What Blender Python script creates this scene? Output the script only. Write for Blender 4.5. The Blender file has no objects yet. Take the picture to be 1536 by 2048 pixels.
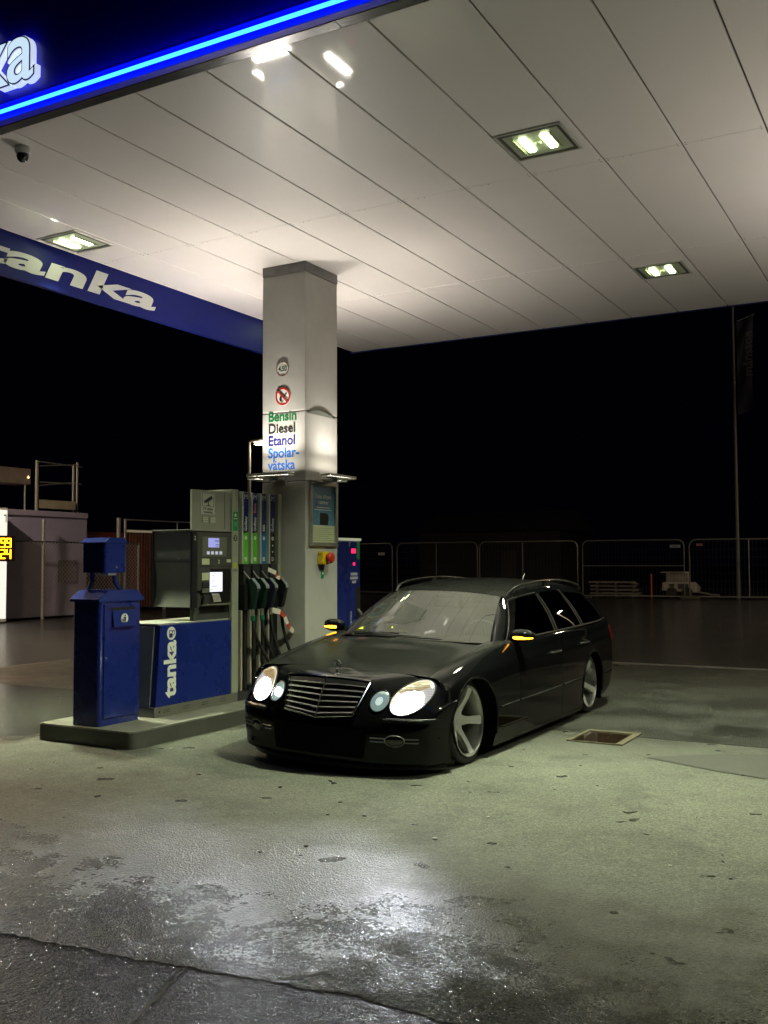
import bpy, bmesh, math, random
import numpy as np
from mathutils import Vector, Matrix, Euler
from mathutils.bvhtree import BVHTree
random.seed(7)
R = math.radians
S = bpy.context.scene
COL = S.collection

# ------------------------------------------------------------------ camera
CH = 1.50
FPX = 1982.0
cd = bpy.data.cameras.new('camera'); cam = bpy.data.objects.new('camera', cd); COL.objects.link(cam)
S.camera = cam
cd.sensor_fit = 'HORIZONTAL'; cd.sensor_width = 36.0; cd.lens = FPX / 1536.0 * 36.0
cd.clip_start = 0.05; cd.clip_end = 600
yaw, pitch, roll = R(29.36), math.atan(98 / FPX), R(0.197)
f0 = Vector((-math.sin(yaw), math.cos(yaw), 0)); r0 = Vector((math.cos(yaw), math.sin(yaw), 0)); u0 = Vector((0, 0, 1))
fw = f0 * math.cos(pitch) + u0 * math.sin(pitch); up = u0 * math.cos(pitch) - f0 * math.sin(pitch)
rt = r0 * math.cos(roll) - up * math.sin(roll); up2 = up * math.cos(roll) + r0 * math.sin(roll)
m = Matrix((rt, up2, -fw)).transposed().to_4x4(); m.translation = (0, 0, CH)
cam.matrix_world = m

# ------------------------------------------------------------------ world (night) and exposure
w = bpy.data.worlds.new('World'); S.world = w; w.use_nodes = True
nt = w.node_tree; bg = nt.nodes['Background']
sky = nt.nodes.new('ShaderNodeTexSky'); sky.sky_type = 'NISHITA'; sky.sun_disc = False
sky.sun_elevation = R(-6); sky.sun_rotation = R(200)
mixw = nt.nodes.new('ShaderNodeMixRGB'); mixw.blend_type = 'ADD'; mixw.inputs[0].default_value = 0.05
mixw.inputs[1].default_value = (0.010, 0.014, 0.040, 1)
nt.links.new(sky.outputs[0], mixw.inputs[2]); nt.links.new(mixw.outputs[0], bg.inputs[0])
bg.inputs[1].default_value = 0.022
S.view_settings.view_transform = 'Standard'; S.view_settings.look = 'None'
S.view_settings.exposure = 0.0; S.view_settings.gamma = 1.0
S.cycles.use_denoising = True
S.cycles.max_bounces = 8; S.cycles.diffuse_bounces = 3; S.cycles.glossy_bounces = 4; S.cycles.transparent_max_bounces = 12
S.cycles.sample_clamp_indirect = 6.0; S.cycles.caustics_reflective = False; S.cycles.caustics_refractive = False

LAMP_E = 22.0       # visible flood tubes
FLOOD_W = 200.0      # light thrown by each flood
UP_E = 36.0
BAR_E = 20.0        # up-lights on the columns

# ------------------------------------------------------------------ materials
MATS = {}
def mat(name, col=(0.5, 0.5, 0.5), rough=0.5, metal=0.0, coat=0.0, emis=None, es=1.0, var=0.0, vscale=4.0, bump=0.0, bscale=60.0, spec=0.5, rvar=0.0, coatr=0.04):
    if name in MATS: return MATS[name]
    M = bpy.data.materials.new(name); M.use_nodes = True; nt = M.node_tree; b = nt.nodes['Principled BSDF']
    b.inputs['Base Color'].default_value = (*col, 1); b.inputs['Roughness'].default_value = rough
    b.inputs['Metallic'].default_value = metal; b.inputs['Coat Weight'].default_value = coat; b.inputs['Coat Roughness'].default_value = coatr
    b.inputs['Specular IOR Level'].default_value = spec
    if emis: b.inputs['Emission Color'].default_value = (*emis, 1); b.inputs['Emission Strength'].default_value = es
    tc = None
    if var or bump or rvar:
        tc = nt.nodes.new('ShaderNodeTexCoord')
    if var or rvar:
        n = nt.nodes.new('ShaderNodeTexNoise'); n.inputs['Scale'].default_value = vscale; n.inputs['Detail'].default_value = 6; n.inputs['Roughness'].default_value = 0.65
        nt.links.new(tc.outputs['Object'], n.inputs['Vector'])
        if var:
            mr = nt.nodes.new('ShaderNodeMapRange'); mr.inputs[1].default_value = 0.3; mr.inputs[2].default_value = 0.7
            mr.inputs[3].default_value = 1 - var; mr.inputs[4].default_value = 1 + var
            nt.links.new(n.outputs[0], mr.inputs[0])
            mx = nt.nodes.new('ShaderNodeVectorMath'); mx.operation = 'SCALE'; mx.inputs[0].default_value = col
            nt.links.new(mr.outputs[0], mx.inputs['Scale']); nt.links.new(mx.outputs[0], b.inputs['Base Color'])
        if rvar:
            mr2 = nt.nodes.new('ShaderNodeMapRange'); mr2.inputs[1].default_value = 0.3; mr2.inputs[2].default_value = 0.7
            mr2.inputs[3].default_value = max(0.02, rough - rvar); mr2.inputs[4].default_value = rough + rvar
            nt.links.new(n.outputs[0], mr2.inputs[0]); nt.links.new(mr2.outputs[0], b.inputs['Roughness'])
    if bump:
        n2 = nt.nodes.new('ShaderNodeTexNoise'); n2.inputs['Scale'].default_value = bscale; n2.inputs['Detail'].default_value = 3
        nt.links.new(tc.outputs['Object'], n2.inputs['Vector'])
        bp = nt.nodes.new('ShaderNodeBump'); bp.inputs['Strength'].default_value = bump; bp.inputs['Distance'].default_value = 0.004
        nt.links.new(n2.outputs[0], bp.inputs['Height']); nt.links.new(bp.outputs[0], b.inputs['Normal'])
    MATS[name] = M
    return M

def glass_mat(name, tint, gloss_rough=0.02, ior=1.5, film=0.0):
    if name in MATS: return MATS[name]
    M = bpy.data.materials.new(name); M.use_nodes = True; nt = M.node_tree; nt.nodes.clear()
    o = nt.nodes.new('ShaderNodeOutputMaterial'); t = nt.nodes.new('ShaderNodeBsdfTransparent'); t.inputs[0].default_value = (*tint, 1)
    g = nt.nodes.new('ShaderNodeBsdfGlossy'); g.inputs['Roughness'].default_value = gloss_rough
    fr = nt.nodes.new('ShaderNodeFresnel'); fr.inputs[0].default_value = ior
    mx = nt.nodes.new('ShaderNodeMixShader'); nt.links.new(fr.outputs[0], mx.inputs[0]); nt.links.new(t.outputs[0], mx.inputs[1]); nt.links.new(g.outputs[0], mx.inputs[2])
    last = mx
    if film:
        d = nt.nodes.new('ShaderNodeBsdfDiffuse'); d.inputs[0].default_value = (0.7, 0.68, 0.64, 1)
        tc = nt.nodes.new('ShaderNodeTexCoord'); n = nt.nodes.new('ShaderNodeTexNoise'); n.inputs['Scale'].default_value = 2.2; n.inputs['Detail'].default_value = 3
        nt.links.new(tc.outputs['Object'], n.inputs['Vector'])
        mr = nt.nodes.new('ShaderNodeMapRange'); mr.inputs[1].default_value = 0.35; mr.inputs[2].default_value = 0.75; mr.inputs[3].default_value = film * 0.85; mr.inputs[4].default_value = film * 1.15
        nt.links.new(n.outputs[0], mr.inputs[0])
        m2 = nt.nodes.new('ShaderNodeMixShader'); nt.links.new(mr.outputs[0], m2.inputs[0]); nt.links.new(mx.outputs[0], m2.inputs[1]); nt.links.new(d.outputs[0], m2.inputs[2]); last = m2
    nt.links.new(last.outputs[0], o.inputs[0]); MATS[name] = M
    return M

# ------------------------------------------------------------------ object helpers
def woff(o):
    v = Vector((0, 0, 0))
    while o is not None:
        v = v + o.location; o = o.parent
    return v
def tag(o, label=None, cat=None, group=None, kind=None):
    if label: o['label'] = label
    if cat: o['category'] = cat
    if group: o['group'] = group
    if kind: o['kind'] = kind
    return o
def thing(name, label, cat, loc, group=None):
    o = bpy.data.objects.new(name, None); COL.objects.link(o); o.location = loc; o.empty_display_size = 0.1
    return tag(o, label, cat, group)
XF = [None]
class MB:
    def __init__(s): s.v = []; s.f = []
    def add(s, vs, fs):
        n = len(s.v); s.v += [tuple(p) for p in vs]; s.f += [tuple(i + n for i in f) for f in fs]; return s
    def box(s, x0, x1, y0, y1, z0, z1, b=0.0, seg=2):
        if x0 > x1: x0, x1 = x1, x0
        if y0 > y1: y0, y1 = y1, y0
        if z0 > z1: z0, z1 = z1, z0
        bm = bmesh.new(); bmesh.ops.create_cube(bm, size=1)
        for v in bm.verts: v.co = Vector(((x0 + x1) / 2 + v.co.x * (x1 - x0), (y0 + y1) / 2 + v.co.y * (y1 - y0), (z0 + z1) / 2 + v.co.z * (z1 - z0)))
        if b: bmesh.ops.bevel(bm, geom=bm.edges[:], offset=b, segments=seg, profile=0.7, affect='EDGES')
        return s.bm(bm)
    def bm(s, bm, mtx=None):
        bm.verts.ensure_lookup_table()
        if mtx is not None: bm.transform(mtx)
        s.add([v.co.copy() for v in bm.verts], [[v.index for v in f.verts] for f in bm.faces]); bm.free(); return s
    def prism(s, pts, a, b, axis, bev=0.0):
        """polygon pts (2D) extruded between a and b along axis: 'x' pts=(y,z), 'y' pts=(x,z), 'z' pts=(x,y)"""
        def P(p, t): return {'x': (t, p[0], p[1]), 'y': (p[0], t, p[1]), 'z': (p[0], p[1], t)}[axis]
        bm = bmesh.new()
        v0 = [bm.verts.new(P(p, a)) for p in pts]; v1 = [bm.verts.new(P(p, b)) for p in pts]; n = len(pts)
        bm.faces.new(v0); bm.faces.new(v1[::-1])
        for i in range(n): bm.faces.new((v0[i], v1[i], v1[(i + 1) % n], v0[(i + 1) % n]))
        bmesh.ops.recalc_face_normals(bm, faces=bm.faces[:])
        if bev: bmesh.ops.bevel(bm, geom=bm.edges[:], offset=bev, segments=2, profile=0.7, affect='EDGES')
        return s.bm(bm)
    def tube(s, pts, r, n=10, caps=True):
        pts = [Vector(p) for p in pts]; k = len(pts); rr = r if isinstance(r, (list, tuple)) else [r] * k
        vs = []; fs = []; prev = None
        for i, p in enumerate(pts):
            t = (pts[min(i + 1, k - 1)] - pts[max(i - 1, 0)]).normalized()
            if prev is None:
                a = t.orthogonal().normalized()
            else:
                a = (prev - t * prev.dot(t)).normalized()
            prev = a; b = t.cross(a)
            for j in range(n):
                an = 2 * math.pi * j / n; vs.append(p + (a * math.cos(an) + b * math.sin(an)) * rr[i])
        for i in range(k - 1):
            for j in range(n): fs.append((i * n + j, i * n + (j + 1) % n, (i + 1) * n + (j + 1) % n, (i + 1) * n + j))
        if caps: fs.append(tuple(range(n))[::-1]); fs.append(tuple((k - 1) * n + j for j in range(n)))
        return s.add(vs, fs)
    def lathe(s, prof, c, axis='x', n=48, ang0=0, ang1=2 * math.pi):
        """prof: list of (r, t) along axis; c centre"""
        vs = []; fs = []; k = len(prof); full = abs(ang1 - ang0 - 2 * math.pi) < 1e-6; nn = n if full else n + 1
        for j in range(nn):
            a = ang0 + (ang1 - ang0) * j / n; ca, sa = math.cos(a), math.sin(a)
            for (r, t) in prof:
                if axis == 'x': vs.append((c[0] + t, c[1] + r * ca, c[2] + r * sa))
                elif axis == 'y': vs.append((c[0] + r * ca, c[1] + t, c[2] + r * sa))
                else: vs.append((c[0] + r * ca, c[1] + r * sa, c[2] + t))
        for j in range(n):
            j2 = (j + 1) % nn
            for i in range(k - 1): fs.append((j * k + i, j * k + i + 1, j2 * k + i + 1, j2 * k + i))
        return s.add(vs, fs)
    def quad(s, a, b, c, d): return s.add([a, b, c, d], [(0, 1, 2, 3)])
    def build(s, name, material, parent=None, smooth=False, angle=40, recalc=True):
        vs = [Vector(v) for v in s.v]
        if XF[0] is not None: vs = [XF[0] @ v for v in vs]
        off = woff(parent)
        me = bpy.data.meshes.new(name); me.from_pydata([v - off for v in vs], [], s.f)
        if recalc:
            bm = bmesh.new(); bm.from_mesh(me); bmesh.ops.recalc_face_normals(bm, faces=bm.faces[:]); bm.to_mesh(me); bm.free()
        me.materials.append(material)
        if smooth:
            me.polygons.foreach_set('use_smooth', [True] * len(me.polygons))
            me.set_sharp_from_angle(angle=R(angle))
        o = bpy.data.objects.new(name, me); COL.objects.link(o)
        if parent is not None: o.parent = parent
        return o
def thing_mesh(mb, name, material, loc, label, cat, group=None, kind=None, smooth=False):
    """a thing made of one mesh, with its origin at loc"""
    L = Vector(loc); mb.v = [tuple(Vector(v) - L) for v in mb.v]
    o = mb.build(name, material, None, smooth); o.location = L
    return tag(o, label, cat, group, kind)

_cache = {}
def text_mesh(body, size, offset=0.0, extrude=0.001, align='LEFT', spacing=1.0, shear=0.0, res=6, lsp=1.0):
    cu = bpy.data.curves.new('lettering', 'FONT'); cu.body = body; cu.size = size; cu.offset = offset * size; cu.extrude = extrude
    cu.align_x = align; cu.space_character = spacing; cu.shear = shear; cu.resolution_u = res; cu.space_line = lsp
    o = bpy.data.objects.new('lettering', cu); COL.objects.link(o)
    dg = bpy.context.evaluated_depsgraph_get(); me = bpy.data.meshes.new_from_object(o.evaluated_get(dg))
    vs = [v.co.copy() for v in me.vertices]; fs = [tuple(p.vertices) for p in me.polygons]
    bpy.data.objects.remove(o); bpy.data.curves.remove(cu); bpy.data.meshes.remove(me)
    return vs, fs
def text_mb(mb, body, size, org, right, upv, sx=1.0, **k):
    vs, fs = text_mesh(body, size, **k)
    r = Vector(right).normalized(); u = Vector(upv).normalized(); n = r.cross(u); o = Vector(org)
    mb.add([o + r * v.x * sx + u * v.y + n * v.z for v in vs], fs); return mb
XP, YP, ZP = (1, 0, 0), (0, 1, 0), (0, 0, 1)
XN, YN = (-1, 0, 0), (0, -1, 0)

# ------------------------------------------------------------------ common materials
white_m = mat('white_paint', (0.75, 0.75, 0.72), 0.45, var=0.06)
print_white = mat('print_white', (0.8, 0.82, 0.75), 0.5)
print_black = mat('print_black', (0.015, 0.015, 0.015), 0.5)
print_green = mat('print_green', (0.004, 0.13, 0.035), 0.5)
print_navy = mat('print_navy', (0.01, 0.015, 0.12), 0.45)
print_blue = mat('print_blue', (0.006, 0.12, 0.50), 0.5)
print_red = mat('print_red', (0.45, 0.015, 0.012), 0.5)
steel_m = mat('brushed_steel', (0.42, 0.43, 0.38), 0.38, metal=0.85, var=0.12, vscale=14, rvar=0.08)
zinc_m = mat('galvanised_tube', (0.36, 0.36, 0.35), 0.45, metal=0.7, var=0.15, vscale=20)
alu_m = mat('grey_aluminium', (0.34, 0.35, 0.33), 0.42, metal=0.5, var=0.08)
blue_m = mat('navy_enamel', (0.010, 0.022, 0.17), 0.28, coat=0.35, var=0.12, vscale=3, rvar=0.05, coatr=0.1)
rubber_m = mat('black_rubber', (0.012, 0.012, 0.013), 0.55, bump=0.15, bscale=90)
darkpl_m = mat('dark_plastic', (0.028, 0.028, 0.03), 0.42, var=0.15, vscale=20)
greypl_m = mat('grey_panel', (0.17, 0.175, 0.155), 0.5, var=0.1, vscale=6, rvar=0.06)
gap_m = mat('black_gap', (0.004, 0.004, 0.004), 0.8)

# ================================================================== GROUND
def wet_ground(name, dry, wet, ymask=True, base_wet=0.0, dry_rough=0.8, wet_rough=0.10):
    M = bpy.data.materials.new(name); M.use_nodes = True; nt = M.node_tree; b = nt.nodes['Principled BSDF']; N = nt.nodes.new; L = nt.links.new
    g = N('ShaderNodeNewGeometry'); sep = N('ShaderNodeSeparateXYZ'); L(g.outputs['Position'], sep.inputs[0])
    def noise(sc, det=5, ro=0.6, dist=0.0):
        n = N('ShaderNodeTexNoise'); n.inputs['Scale'].default_value = sc; n.inputs['Detail'].default_value = det; n.inputs['Roughness'].default_value = ro; n.inputs['Distortion'].default_value = dist
        L(g.outputs['Position'], n.inputs['Vector']); return n.outputs[0]
    def rng(i, a, b_, c, d):
        r = N('ShaderNodeMapRange'); r.inputs[1].default_value = a; r.inputs[2].default_value = b_; r.inputs[3].default_value = c; r.inputs[4].default_value = d; L(i, r.inputs[0]); return r.outputs[0]
    def math_(op, a, b_=None):
        n = N('ShaderNodeMath'); n.operation = op
        for i, v in enumerate((a, b_)):
            if v is None: continue
            if isinstance(v, (int, float)): n.inputs[i].default_value = v
            else: L(v, n.inputs[i])
        return n.outputs[0]
    big = noise(0.9, 6, 0.62); mid = noise(4.5, 5, 0.6, 0.6); fine = noise(150, 2, 0.6); grain = noise(48, 3, 0.75)
    vo = N('ShaderNodeTexVoronoi'); vo.inputs['Scale'].default_value = 95; L(g.outputs['Position'], vo.inputs['Vector'])
    vs_ = N('ShaderNodeSeparateColor'); L(vo.outputs['Color'], vs_.inputs[0]); stone = vs_.outputs[0]; vd = vo.outputs['Distance']
    if ymask:
        # rain line: the canopy keeps the slab dry behind its front edge
        e = math_('ADD', sep.outputs['Y'], math_('MULTIPLY', math_('SUBTRACT', big, 0.5), -3.4))
        e = math_('ADD', e, math_('MULTIPLY', math_('SUBTRACT', mid, 0.5), -1.6))
        e = math_('ADD', e, math_('MULTIPLY', math_('SUBTRACT', grain, 0.5), -1.3))
        wm = rng(e, 2.9, 5.35, 1.0, 0.0)
        el = math_('ADD', sep.outputs['X'], math_('MULTIPLY', math_('SUBTRACT', big, 0.5), 2.0))
        wl = rng(el, -7.3, -6.6, 1.0, 0.0)
        eb = math_('ADD', sep.outputs['Y'], math_('MULTIPLY', math_('SUBTRACT', big, 0.5), 2.0))
        wb = rng(eb, 6.9, 8.8, 0.0, 0.8)  # tone graded darker towards the back joint, softening that seam
        spots = rng(noise(4.6, 3, 0.45, 0.0), 0.655, 0.685, 0.0, 0.8)
        W = math_('MAXIMUM', math_('MAXIMUM', wm, wl), math_('MAXIMUM', spots, wb))
    else:
        W = rng(big, 0.3, 0.6, base_wet, 1.0)
    colr = N('ShaderNodeMixRGB'); colr.inputs[1].default_value = (*dry, 1); colr.inputs[2].default_value = (*wet, 1); L(W, colr.inputs[0])
    tone = math_('MULTIPLY', rng(big, 0.3, 0.7, 0.78, 1.2), math_('MULTIPLY', rng(fine, 0.3, 0.7, 0.45, 1.55), rng(mid, 0.3, 0.7, 0.92, 1.08)))
    oil = rng(noise(2.1, 4, 0.6), 0.52, 0.70, 1.0, 0.62)
    tone = math_('MULTIPLY', math_('MULTIPLY', tone, oil), rng(stone, 0, 1, 0.6, 1.4))
    sc = N('ShaderNodeVectorMath'); sc.operation = 'SCALE'; L(colr.outputs[0], sc.inputs[0]); L(tone, sc.inputs['Scale']); L(sc.outputs[0], b.inputs['Base Color'])
    rr = N('ShaderNodeMath'); rr.operation = 'MULTIPLY_ADD'
    L(rng(W, 0, 1, dry_rough, wet_rough), b.inputs['Roughness'])
    b.inputs['Specular IOR Level'].default_value = 0.5
    hgt = math_('SUBTRACT', math_('ADD', math_('MULTIPLY', grain, 1.0), math_('MULTIPLY', fine, 0.3)), math_('MULTIPLY', vd, 0.55))
    bp = N('ShaderNodeBump'); bp.inputs['Distance'].default_value = 0.030; L(rng(W, 0, 1, 0.22, 1.0), bp.inputs['Strength']); L(hgt, bp.inputs['Height']); L(bp.outputs[0], b.inputs['Normal'])
    MATS[name] = M; return M
slab_m = wet_ground('worn_concrete', (0.088, 0.091, 0.071), (0.058, 0.058, 0.047))
asph_m = wet_ground('wet_asphalt', (0.05, 0.048, 0.045), (0.028, 0.027, 0.026), ymask=False, base_wet=1.0, wet_rough=0.16)
def sheet(name, x0, x1, y0, y1, z, m_, n=1):
    mb = MB(); mb.quad((x0, y0, z), (x1, y0, z), (x1, y1, z), (x0, y1, z)); o = mb.build(name, m_); o['kind'] = 'structure'; return o
sheet('ground', -260, 260, -60, 420, 0.0, asph_m)
# forecourt slabs, cast in strips with open joints between them
mb = MB(); zt = 0.002
def slab(x0, x1, y0, y1, hole=None):
    if hole:
        hx0, hx1, hy0, hy1 = hole
        mb.quad((x0, y0, zt), (x1, y0, zt), (x1, hy0, zt), (x0, hy0, zt))
        mb.quad((x0, hy1, zt), (x1, hy1, zt), (x1, y1, zt), (x0, y1, zt))
        mb.quad((x0, hy0, zt), (hx0, hy0, zt), (hx0, hy1, zt), (x0, hy1, zt))
        mb.quad((hx1, hy0, zt), (x1, hy0, zt), (x1, hy1, zt), (hx1, hy1, zt))
    else: mb.quad((x0, y0, zt), (x1, y0, zt), (x1, y1, zt), (x0, y1, zt))
slab(-11.7, 14, 3.05, 8.44)
random.seed(11)
def fr_y(x):  # ragged front joint of the slab
    return float(np.interp(x, [-11.7, -3.35, -2.6, -2.1, -1.7, -1.2, 3, 14], [2.55, 2.80, 2.86, 2.965, 2.99, 2.94, 2.90, 2.9]))
fx = [-11.7 + .03 * i for i in range(860)]; fy_ = []; q = 0
for x in fx: q = q * .8 + random.uniform(-.012, .012); fy_.append(fr_y(x) + q)
for i in range(859): mb.quad((fx[i], fy_[i], zt), (fx[i + 1], fy_[i + 1], zt), (fx[i + 1], 3.05, zt), (fx[i], 3.05, zt))
o = mb.build('forecourt_paving', slab_m); o['kind'] = 'structure'
mb = MB(); slab(-11.7, 14, 8.452, 14.3)
back_m = wet_ground('damp_asphalt', (0.026, 0.027, 0.019), (0.018, 0.019, 0.014), ymask=False, base_wet=0.15, dry_rough=0.75, wet_rough=0.28)
o = mb.build('asphalt_paving', back_m); o['kind'] = 'structure'
sheet('kerb_line', -11.76, -11.712, -2, 30, 0.006, mat('joint_sealant', (0.16, 0.15, 0.13), 0.6, var=0.2))
o = MB().box(-11.7, 14, 14.31, 14.40, -0.02, 0.012, 0.004).build('kerb', mat('worn_kerb', (0.09, 0.085, 0.075), 0.7, var=0.3, vscale=5)); o['kind'] = 'structure'

# open cracks near the joint
def crack(pts, wd_):
    mb = MB(); out = []
    for (a, b_) in zip(pts[:-1], pts[1:]):
        for i in range(10): out.append((a[0] + (b_[0] - a[0]) * i / 10 + random.uniform(-.008, .008), a[1] + (b_[1] - a[1]) * i / 10 + random.uniform(-.008, .008)))
    out.append(pts[-1]); k = len(out)
    for i in range(k - 1):
        (x0, y0), (x1, y1) = out[i], out[i + 1]; d = Vector((-(y1 - y0), x1 - x0, 0)).normalized(); w0 = wd_ * (.4 + .6 * math.sin(math.pi * i / k)); w1 = wd_ * (.4 + .6 * math.sin(math.pi * (i + 1) / k))
        mb.quad(Vector((x0, y0, .0075)) - d * w0, Vector((x0, y0, .0075)) + d * w0, Vector((x1, y1, .0075)) + d * w1, Vector((x1, y1, .0075)) - d * w1)
    o = mb.build('pavement_crack', mat('crack_dark', (0.025, 0.025, 0.021), 0.9), None); o['kind'] = 'structure'
crack([(-2.11, 2.97), (-2.02, 3.06), (-1.96, 3.13)], .012)
crack([(-2.46, 2.85), (-2.40, 2.68), (-2.33, 2.45)], .008)

mb = MB(); pts_ = [(-2.0, 7.60), (-1.62, 7.92), (-1.18, 8.15), (-.4, 8.2), (.3, 8.1), (.3, 7.4), (-1.02, 7.22), (-1.45, 7.35)]
o = mb.add([(x, y, .007) for x, y in pts_], [tuple(range(8))]).build('asphalt_repair_patch', mat('repair_patch', (.045, .045, .038), .6, var=.2, vscale=30, bump=.4), None); o['kind'] = 'structure'
# drain cover
dr = thing('drain_cover', 'rectangular steel drain cover holding water, set in a pale concrete frame behind the car', 'drain cover', (-2.52, 8.27, 0.004))
fr_m = mat('pale_concrete_edge', (0.075, 0.062, 0.036), 0.7, var=0.25, vscale=12, bump=0.3)
dx0, dx1, dy0, dy1 = -2.76, -2.29, 7.98, 8.57; t = 0.06
mb = MB(); mb.box(dx0, dx1, dy1 - t, dy1, 0.004, 0.016, 0.004).box(dx1 - t, dx1, dy0, dy1 - t - 0.001, 0.004, 0.015, 0.004).box(dx0, dx0 + 0.03, dy0, dy1 - t - 0.001, 0.004, 0.015, 0.004).box(dx0 + 0.031, dx1 - t - 0.001, dy0, dy0 + 0.02, 0.004, 0.013, 0.003)
mb.build('frame', fr_m, dr)
MB().box(dx0 + 0.032, dx1 - t - 0.002, dy0 + 0.022, dy1 - t - 0.002, 0.0045, 0.008).build('cover_plate', mat('wet_iron_plate', (0.03, 0.018, 0.012), 0.08, coat=1.0, var=0.2, coatr=0.01), dr)

# litter: pale chips and a few dark bits
peb = []
for (x, y, s, wht) in [(-1.2, 4.98, .010, 1), (-2.35, 5.4, .012, 1), (-2.42, 4.85, .015, 1), (-3.86, 5.45, .016, 0), (-2.95, 4.4, .015, 0), (-3.1, 4.2, .012, 0), (-3.2, 5.0, .012, 0)]:
    mb = MB(); bm = bmesh.new(); bmesh.ops.create_icosphere(bm, subdivisions=1, radius=s)
    for v in bm.verts: v.co = Vector((v.co.x * random.uniform(.7, 1.3), v.co.y * random.uniform(.7, 1.3), v.co.z * 0.35 + s * .3))
    mb.bm(bm)
    mb.v = [(v[0] + x, v[1] + y, v[2] + 0.004) for v in mb.v]
    if wht: thing_mesh(mb, 'pebble', mat('pale_chip', (0.32, 0.32, 0.28), 0.6), (x, y, 0.004), 'small pale stone chip lying on the concrete in front of the car', 'pebble', 'pale stone chips on the forecourt')
    else: thing_mesh(mb, 'gravel_bit', mat('dark_chip', (0.01, 0.01, 0.01), 0.8), (x, y, 0.004), 'tiny dark bit of grit lying on the damp concrete', 'pebble', 'dark grit on the forecourt')

# ================================================================== CANOPY
SZ = 4.645
cx0, cx1, cy0, cy1 = -7.66, 14.0, 4.855, 12.68
can = thing('canopy', 'long flat fuel station canopy with navy fascia, blue light line and pale ribbed soffit', 'canopy', (0, 8.7, SZ))
sof_m = mat('soffit_enamel', (0.76, 0.71, 0.685), 0.42, var=0.035, vscale=0.9, coat=0.95, coatr=0.035)
mb = MB(); k = 0
x = cx0
while x < cx1 - 0.01:
    xe = min(-5.835 + 0.6 * math.ceil((x + 5.835 + 1e-4) / 0.6), cx1)  # floodlight on the white wall put in as an even glow
    yj = [cy0, 7.52, 10.10, cy1]
    for a, b_ in zip(yj[:-1], yj[1:]):
        a2 = a + (0.0015 if a != cy0 else 0); b2 = b_ - (0.0015 if b_ != cy1 else 0)
        mb.box(x + 0.007, xe - 0.007, a2, b2, SZ, SZ + 0.02, 0.003, 1)
    x = xe
sof_m.node_tree.nodes['Principled BSDF'].inputs['Coat IOR'].default_value = 1.75
soff = mb.build('soffit', sof_m, can)
MB().box(cx0, cx1, cy0 + 0.001, cy1 - 0.001, SZ + 0.021, SZ + 0.30).build('deck', mat('deck_dark', (0.05, 0.05, 0.05), 0.6), can)
mb = MB()
for i in range(-3, 20):
    xj = -5.835 + 0.6 * i
    for yj in (7.52, 10.10):
        for dxx in (-0.03, 0.03):
            for dyy in (-0.02, 0.02):
                if cx0 + .05 < xj + dxx < 3: mb.lathe([(0.0, -0.003), (0.004, -0.003), (0.005, 0.0)], (xj + dxx, yj + dyy, SZ), 'z', 8)
        for q in (0.25, 0.35):
            if xj + .6 * q < 3 and xj + .6 * q > cx0: mb.lathe([(0.0, -0.003), (0.003, -0.003), (0.004, 0.0)], (xj + .6 * q, yj + 0.012, SZ), 'z', 8)
mb.build('rivets', mat('rivet_dark', (0.08, 0.07, 0.06), 0.6), can)['kind'] = 'stuff'
# front: dark underside strip, light tray, neon, fascia
fas_m = mat('fascia_navy', (0.003, 0.005, 0.80), 0.35, var=0.08, vscale=2)
under_m = mat('fascia_underside', (0.08, 0.08, 0.085), 0.22, metal=0.55, rvar=0.06)
xs = [-30.0, -9.2, -5.9, -3.0, 0.4, 3.7, 7.0, 10.3, 14.2]
XL = -8.05
mb = MB()
for a, b_ in zip(xs[1:-1], xs[2:]): mb.box(max(a, XL) + 0.002, b_ - 0.002, 4.765, 4.852, SZ - 0.002, SZ + 0.012, 0.002, 1)
mb.build('fascia_underside', under_m, can)
tray_m = mat('blue_light_tray', (0.0, 0.004, 0.95), 0.5)
MB().prism([(4.70, 4.6455), (4.70, 4.660), (4.735, 4.662), (4.74, 4.68), (4.74, 4.745), (4.70, 4.762), (4.70, 4.772), (4.7005, 4.772), (4.76, 4.772), (4.76, 4.6455)], XL, 14.2, 'x').build('light_tray', tray_m, can)
neon_m = mat('neon_blue', (0.1, 0.4, 0.9), 0.4, emis=(0.020, 0.17, 1.0), es=6.5)
MB().tube([(XL + 0.05, 4.678, 4.698), (14.1, 4.678, 4.698)], 0.0125, 10).build('neon_line', neon_m, can, True)
mb = MB()
for a, b_ in zip([XL, -5.9, -3.0, 0.4, 3.7, 7.0, 10.3], [-5.9, -3.0, 0.4, 3.7, 7.0, 10.3, 14.2]): mb.box(a + 0.0015, b_ - 0.0015, 4.703, 4.78, 4.7735, 6.05, 0.003, 1)
mb.build('front_fascia', fas_m, can)
# sign lettering on the front fascia (outer glow case, blue outline, white face)
L0 = None
vs, fs = text_mesh('tanka', 0.66, offset=0.026, extrude=0.02, spacing=1.0)
xr = max(v.x for v in vs); org = (-5.372 - xr, 4.70, 4.862)
sg = mat('lit_acrylic_edge', (0.7, 0.8, 0.9), 0.4, emis=(0.75, 0.85, 1.0), es=0.75)
sf = mat('lit_acrylic_face', (0.7, 0.8, 0.9), 0.4, emis=(0.62, 0.82, 1.0), es=0.95)
so = mat('letter_outline_blue', (0.01, 0.02, 0.3), 0.4)
text_mb(MB(), 'tanka', 0.66, (org[0], 4.678, org[2]), XP, ZP, offset=0.026, extrude=0.022).build('sign_letter_case', sg, can)
text_mb(MB(), 'tanka', 0.66, (org[0] - 0.004, 4.652, org[2] + 0.002), XP, ZP, offset=0.020, extrude=0.002).build('sign_letter_outline', so, can)
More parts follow.
